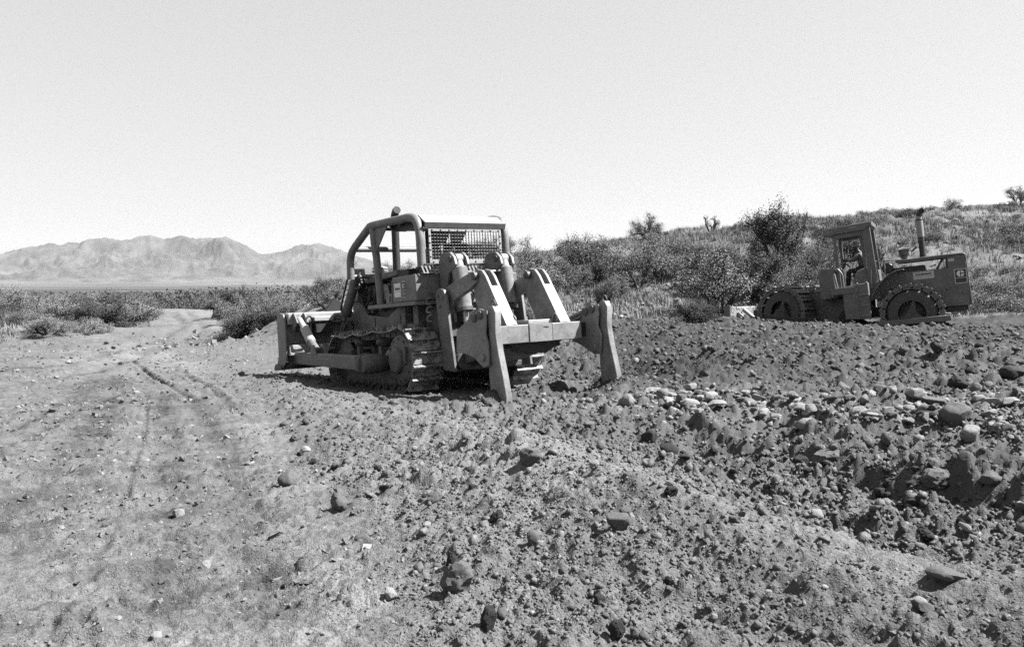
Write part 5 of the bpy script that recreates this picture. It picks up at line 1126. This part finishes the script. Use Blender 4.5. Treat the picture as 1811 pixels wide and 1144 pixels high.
def plant(kind, x, y, w, h, name, label, cat, group=None, var=None, z=None):
    ks = [k for k in KM if k[0] == kind]; k = ks[var % len(ks)] if var is not None else _vr.choice(ks)
    bw, bh = {'mesquite': (3.4, 2.6), 'dark': (2.8, 2.6), 'vtree': (3.6, 2.4), 'sparse': (2.6, 2.4), 'shrub': (1.4, 1.0)}[kind]
    e = empty(name, label, cat, group); e.location = (x, y, hz(x, y) - .03 if z is None else z); e.rotation_euler = (0, 0, _vr.uniform(0, 6.28)); e.scale = (w / bw, w / bw * _vr.uniform(.85, 1.1), h / bh)
    for me, nm in zip(KM[k], ('trunk', 'crown')):
        o = D.objects.new(nm, me); COL.objects.link(o); o.parent = e
    return e
def plant_px(kind, px, py, wpx, hpx, name, label, cat, group=None, var=None, dmax=100):
    h = hit(px, py, 10, dmax)
    if h is None: return
    plant(kind, h[0], h[1], wpx / FPX * h[1], hpx / FPX * h[1], name, label, cat, group, var)
HG = 'mesquites of the brush slope'
for a in [('mesquite', 1272, 556, 175, 125, 'mesquite_tree', 'largest mesquite with dark forked trunks left of the compactor blade', 'tree', None, 0),
          ('mesquite', 1128, 512, 140, 100, 'mesquite_tree', 'round mesquite halfway up the slope straight above the right ripper shank', 'tree', None, 1),
          ('dark', 1376, 470, 112, 108, 'dark_bush', 'big dark dense bush on the slope left above the compactor canopy', 'bush', None, 0),
          ('sparse', 1415, 430, 36, 66, 'bush', 'thin upright bush sticking up right behind the big dark bush', 'bush'),
          ('mesquite', 1146, 427, 100, 52, 'mesquite_tree', 'spreading mesquite standing against the sky on the ridge', 'tree', None, 2),
          ('sparse', 1258, 413, 46, 36, 'bush', 'nearly bare twiggy bush alone on the skyline', 'bush'),
          ('shrub', 1297, 410, 12, 14, 'yucca', 'tiny round dark plant on the skyline between the bare bush and the dark bush', 'plant', None, 2),
          ('mesquite', 1806, 364, 64, 38, 'mesquite_tree', 'bush cut by the right edge on top of the hill', 'bush', None, 3),
          ('mesquite', 930, 505, 95, 90, 'mesquite_tree', 'mesquite just right of the roll cage', 'tree', None, 4),
          ('mesquite', 1035, 490, 120, 82, 'mesquite_tree', 'wide mesquite behind the right ripper mast', 'tree', None, 3),
          ('vtree', 1078, 548, 60, 66, 'mesquite_sapling', 'small mesquite with an upright stem at the slope foot by the right shank', 'tree'),
          ('mesquite', 1395, 560, 110, 90, 'mesquite_tree', 'pale mesquite behind the front wheel of the compactor', 'tree', None, 2),
          ('dark', 1232, 574, 80, 50, 'dark_bush', 'low dark bush at the foot of the slope left of the compactor blade', 'bush', None, 1),
          ('mesquite', 1455, 500, 70, 85, 'mesquite_tree', 'thin mesquite behind the front of the compactor cab', 'tree', None, 4),
          ('sparse', 1550, 480, 40, 60, 'bush', 'bare bush behind the rear pillar of the compactor cab', 'bush'),
          ('shrub', 946, 566, 52, 30, 'bush', 'pale bush at the slope foot behind the ripper beam', 'bush', None, 1),
          ('vtree', 381, 562, 78, 42, 'mesquite_tree', 'lone tree with forked dark trunk and flat crown right of the far haul road', 'tree', None, 0),
          ('vtree', 247, 560, 42, 32, 'mesquite_tree', 'rightmost tree of the left thicket with its short trunk showing', 'tree', None, 1),
          ('vtree', 211, 569, 52, 38, 'mesquite_tree', 'tree of the left thicket with dark spread trunk, second from its right end', 'tree', None, 0),
          ('mesquite', 430, 598, 90, 58, 'bush', 'first bush of the thicket right of the road, nearest the blade on the left', 'bush', None, 1),
          ('mesquite', 85, 592, 120, 42, 'bush', 'low wide bush at the edge of the pale bank on the left', 'bush', None, 1),
          ('mesquite', 585, 545, 90, 50, 'bush', 'tall bush rising behind the spoil heap and the lift cylinder', 'bush', None, 3)]:
    plant_px(*a)
def fill(n, xy, kinds, wr, hr, name, label, cat, group):
    c = 0; t = 0
    while c < n and t < n * 30:
        t += 1; x, y = xy()
        if x is None: continue
        w = _vr.uniform(*wr); plant(_vr.choice(kinds), x, y, w, w * _vr.uniform(*hr), name, label, cat, group); c += 1
def pxy(x0, x1, d0, d1, ok=lambda x, y, px: True):
    def f():
        d = _vr.uniform(d0, d1); px = _vr.uniform(x0, x1); x = (px - 905.5) / FPX * d
        return (x, d) if ok(x, d, px) else (None, None)
    return f
fill(30, pxy(640, 1200, 33, 64, lambda x, y, px: (px < 1060 or y < 44) and (y < 56)), ('mesquite', 'mesquite', 'mesquite', 'dark'), (2.0, 3.4), (.52, .68), 'mesquite_bush', 'grey green mesquite crowded on the left part of the brush slope', 'bush', HG)
fill(16, pxy(1180, 1500, 30.5, 44, lambda x, y, px: not (px > 1290 and y > 36 and px < 1420)), ('mesquite', 'mesquite', 'dark'), (1.6, 3.0), (.6, .78), 'mesquite_bush', 'feathery mesquite low on the slope behind the compactor front', 'bush', 'mesquites behind the compactor front')
fill(46, pxy(-60, 258, 42, 76, lambda x, y, px: px < 262 - 70 * max(0, (50 - y) / 8)), ('mesquite', 'mesquite', 'dark'), (2.6, 4.0), (.42, .55), 'mesquite_bush', 'bush in the dark thicket beyond the left bank', 'bush', 'bushes of the left thicket')
fill(34, pxy(395, 640, 31.5, 70, lambda x, y, px: px > 395 + max(0, (y - 34)) * .5), ('mesquite', 'mesquite', 'dark'), (2.0, 3.3), (.5, .66), 'mesquite_bush', 'bush in the thicket right of the haul road beyond the blade', 'bush', 'bushes right of the haul road')
fill(26, pxy(-20, 640, 76, 108, lambda x, y, px: not (235 < px < 400)), ('mesquite', 'dark'), (2.6, 4.2), (.45, .6), 'mesquite_bush', 'distant bush at the far end of the haul road', 'bush', 'distant bushes past the haul road')
fill(75, pxy(1150, 1840, 34, 62, lambda x, y, px: True), ('shrub',), (.6, 1.6), (.4, .62), 'low_shrub', 'low shrub dotted over the open grassy hillside', 'shrub', 'low shrubs of the hillside')
fill(24, pxy(1420, 1811, 27.8, 34, lambda x, y, px: True), ('shrub',), (.8, 1.6), (.4, .6), 'low_shrub', 'low shrub along the foot of the hill behind the compactor', 'shrub', 'low shrubs at the hill foot')
fill(16, pxy(-10, 210, 34.5, 39, lambda x, y, px: px < 200 - (y - 34) * 6), ('shrub',), (.7, 1.3), (.4, .6), 'low_shrub', 'small dark shrub along the left road bank', 'shrub', 'small shrubs of the left bank')
# dry grass on the hill and the banks, and far scrub: nobody could count these
def blades(name, P, size, nb, mat, seed, wide=.06, kind='stuff', spread=.5):
    rs = np.random.RandomState(seed); n = len(P); c = np.repeat(P, nb, 0); s = np.repeat(size, nb)[:, None]; k = len(c)
    off = rs.normal(0, .35, (k, 2)) * s; base_ = c.copy(); base_[:, :2] += off; a = rs.uniform(0, 6.28, k); lean = rs.uniform(.1, spread, k)[:, None]
    dr = np.stack([np.cos(a), np.sin(a)], 1); tip = base_.copy(); tip[:, :2] += dr * lean * s; tip[:, 2] += (s[:, 0] * rs.uniform(.6, 1.1, k)); sd = np.stack([-np.sin(a), np.cos(a)], 1) * s * wide
    b1 = base_.copy(); b1[:, :2] += sd; b2 = base_.copy(); b2[:, :2] -= sd; b1[:, 2] -= .03; b2[:, 2] -= .03
    o = npmesh(name, np.stack([b1, b2, tip], 1).reshape(-1, 3), np.arange(k * 3).reshape(-1, 3), mat); o['kind'] = kind; return o
rs = np.random.RandomState(77); n = 19000; a = R(1) * rs.uniform(-6, 37, n); r = rs.uniform(27, 66, n) ** 1.0; x = r * np.sin(a); y = r * np.cos(a)
Zg, _r, _l, hl, *_ = height(x, y, False, True); kp = (rs.rand(n) < hl * (.25 + .9 * sstep(-.15, .25, fbm(x * .3, y * .3, 401, 3)))); Pg = np.stack([x, y, Zg], -1)[kp]
blades('dry_grass', Pg, rs.uniform(.16, .42, kp.sum()), 11, M['grass'], 5, .05)
n = 2600; a = R(1) * rs.uniform(-36, -14, n); r = rs.uniform(33, 46, n); x = r * np.sin(a); y = r * np.cos(a); kp = (x < -20.5 - (y - 33) * .28); Pg = np.stack([x, y, height(x, y, False)], -1)[kp]
blades('bank_grass', Pg, rs.uniform(.12, .35, kp.sum()), 9, M['grass'], 6, .06)
n = 4200; a = R(1) * rs.uniform(-38, 2, n); r = np.exp(rs.uniform(math.log(88), math.log(1500), n)); x = r * np.sin(a); y = r * np.cos(a); kp = fbm(x / 60, y / 60, 403, 3) > -.16 - .2 * (r < 200)
Pg = np.stack([x, y, height(x, y, False)], -1)[kp]; sz = rs.uniform(1.6, 3.2, len(Pg)); cnt = np.clip(13000 / np.hypot(Pg[:, 0], Pg[:, 1]), 20, 130).astype(int); c = np.repeat(Pg, cnt, 0); s = np.repeat(sz, cnt)[:, None]; k = len(c)
q = rs.normal(size=(k, 3)); q /= np.linalg.norm(q, axis=1)[:, None]; q *= rs.uniform(.4, 1, (k, 1)) ** .5; c = c + q * s * np.array([.85, .85, .5]); c[:, 2] += s[:, 0] * .35
u = rs.normal(size=(k, 3)); u /= np.linalg.norm(u, axis=1)[:, None]; v = rs.normal(size=(k, 3)); v /= np.linalg.norm(v, axis=1)[:, None]; rr2 = np.hypot(c[:, 0], c[:, 1])[:, None]; t = (s * .02 + rr2 * .00115) * rs.uniform(.6, 1.3, (k, 1))
o = npmesh('distant_scrub', np.stack([c - u * t, c + v * t, c + u * t], 1).reshape(-1, 3), np.arange(k * 3).reshape(-1, 3), M['leafD']); o['kind'] = 'stuff'
# white things among the far brush
def far_box(px, py, dist, wpx, hpx, dep, name, label, cat, cabin=False):
    p = at(px, py, dist); w = wpx / FPX * dist; hh = 2.6; e = empty(name, label, cat); e.location = (p[0], p[1], p[2] - hh)
    b = MB(); b.box(-w / 2, w / 2, -dep / 2, dep / 2, 0, hh - .12); b.build('walls', 'stonewhite', e, .05)
    MB().box(-w / 2 - .1, w / 2 + .1, -dep / 2 - .1, dep / 2 + .1, hh - .12, hh).build('roof', 'stonewhite', e, .02)
    for i in (-.3, .12): MB().box(w * i, w * i + .8, -dep / 2 - .03, -dep / 2, hh - 1.3, hh - .5).build('window', 'dark', e, 0)
    return e
far_box(384, 527, 150, 22, 4, 3, 'white_shed', 'left one of two long low white sheds far off among the brush', 'shed')
far_box(408, 527.6, 152, 20, 4, 3, 'white_shed', 'right one of two long low white sheds far off among the brush', 'shed')
pk = at(303, 530, 135); e = empty('parked_car', 'small white car parked in the brush beyond the end of the haul road', 'car'); e.location = (pk[0], pk[1], pk[2] - 1.45)
MB().prism([(-2.0, .35), (-2.0, .85), (-1.2, .95), (-.8, 1.42), (.7, 1.42), (1.2, .95), (2.05, .85), (2.1, .35)], -.8, .8).build('body', 'stonewhite', e, .06)
MB().prism([(-.98, .98), (-.72, 1.34), (.6, 1.34), (.98, .98)], -.81, .81).build('window', 'dark', e, 0)
for xx in (-1.3, 1.3):
    for yy in (-.8, .62): MB().lathe_y([(yy, .32), (yy + .18, .32)], xx, .32, 16).build('wheel', 'black', e, .02)

# air: pale haze over the valley
hv, hn, hb_ = newmat('haze air'); hn.nodes.remove(hb_); pv = hn.nodes.new('ShaderNodeVolumePrincipled'); pv.inputs['Color'].default_value = (.9, .9, .9, 1); pv.inputs['Density'].default_value = 2.4e-5; pv.inputs['Anisotropy'].default_value = .2
hn.links.new(pv.outputs[0], hn.nodes['Material Output'].inputs['Volume'])
hz_ = meshobj('haze', [(x, y, z) for x in (-11800, 11800) for y in (-11800, 11800) for z in (-30, 640)], [(0, 1, 3, 2), (4, 6, 7, 5), (0, 4, 5, 1), (2, 3, 7, 6), (0, 2, 6, 4), (1, 5, 7, 3)], hv); hz_['kind'] = 'stuff'
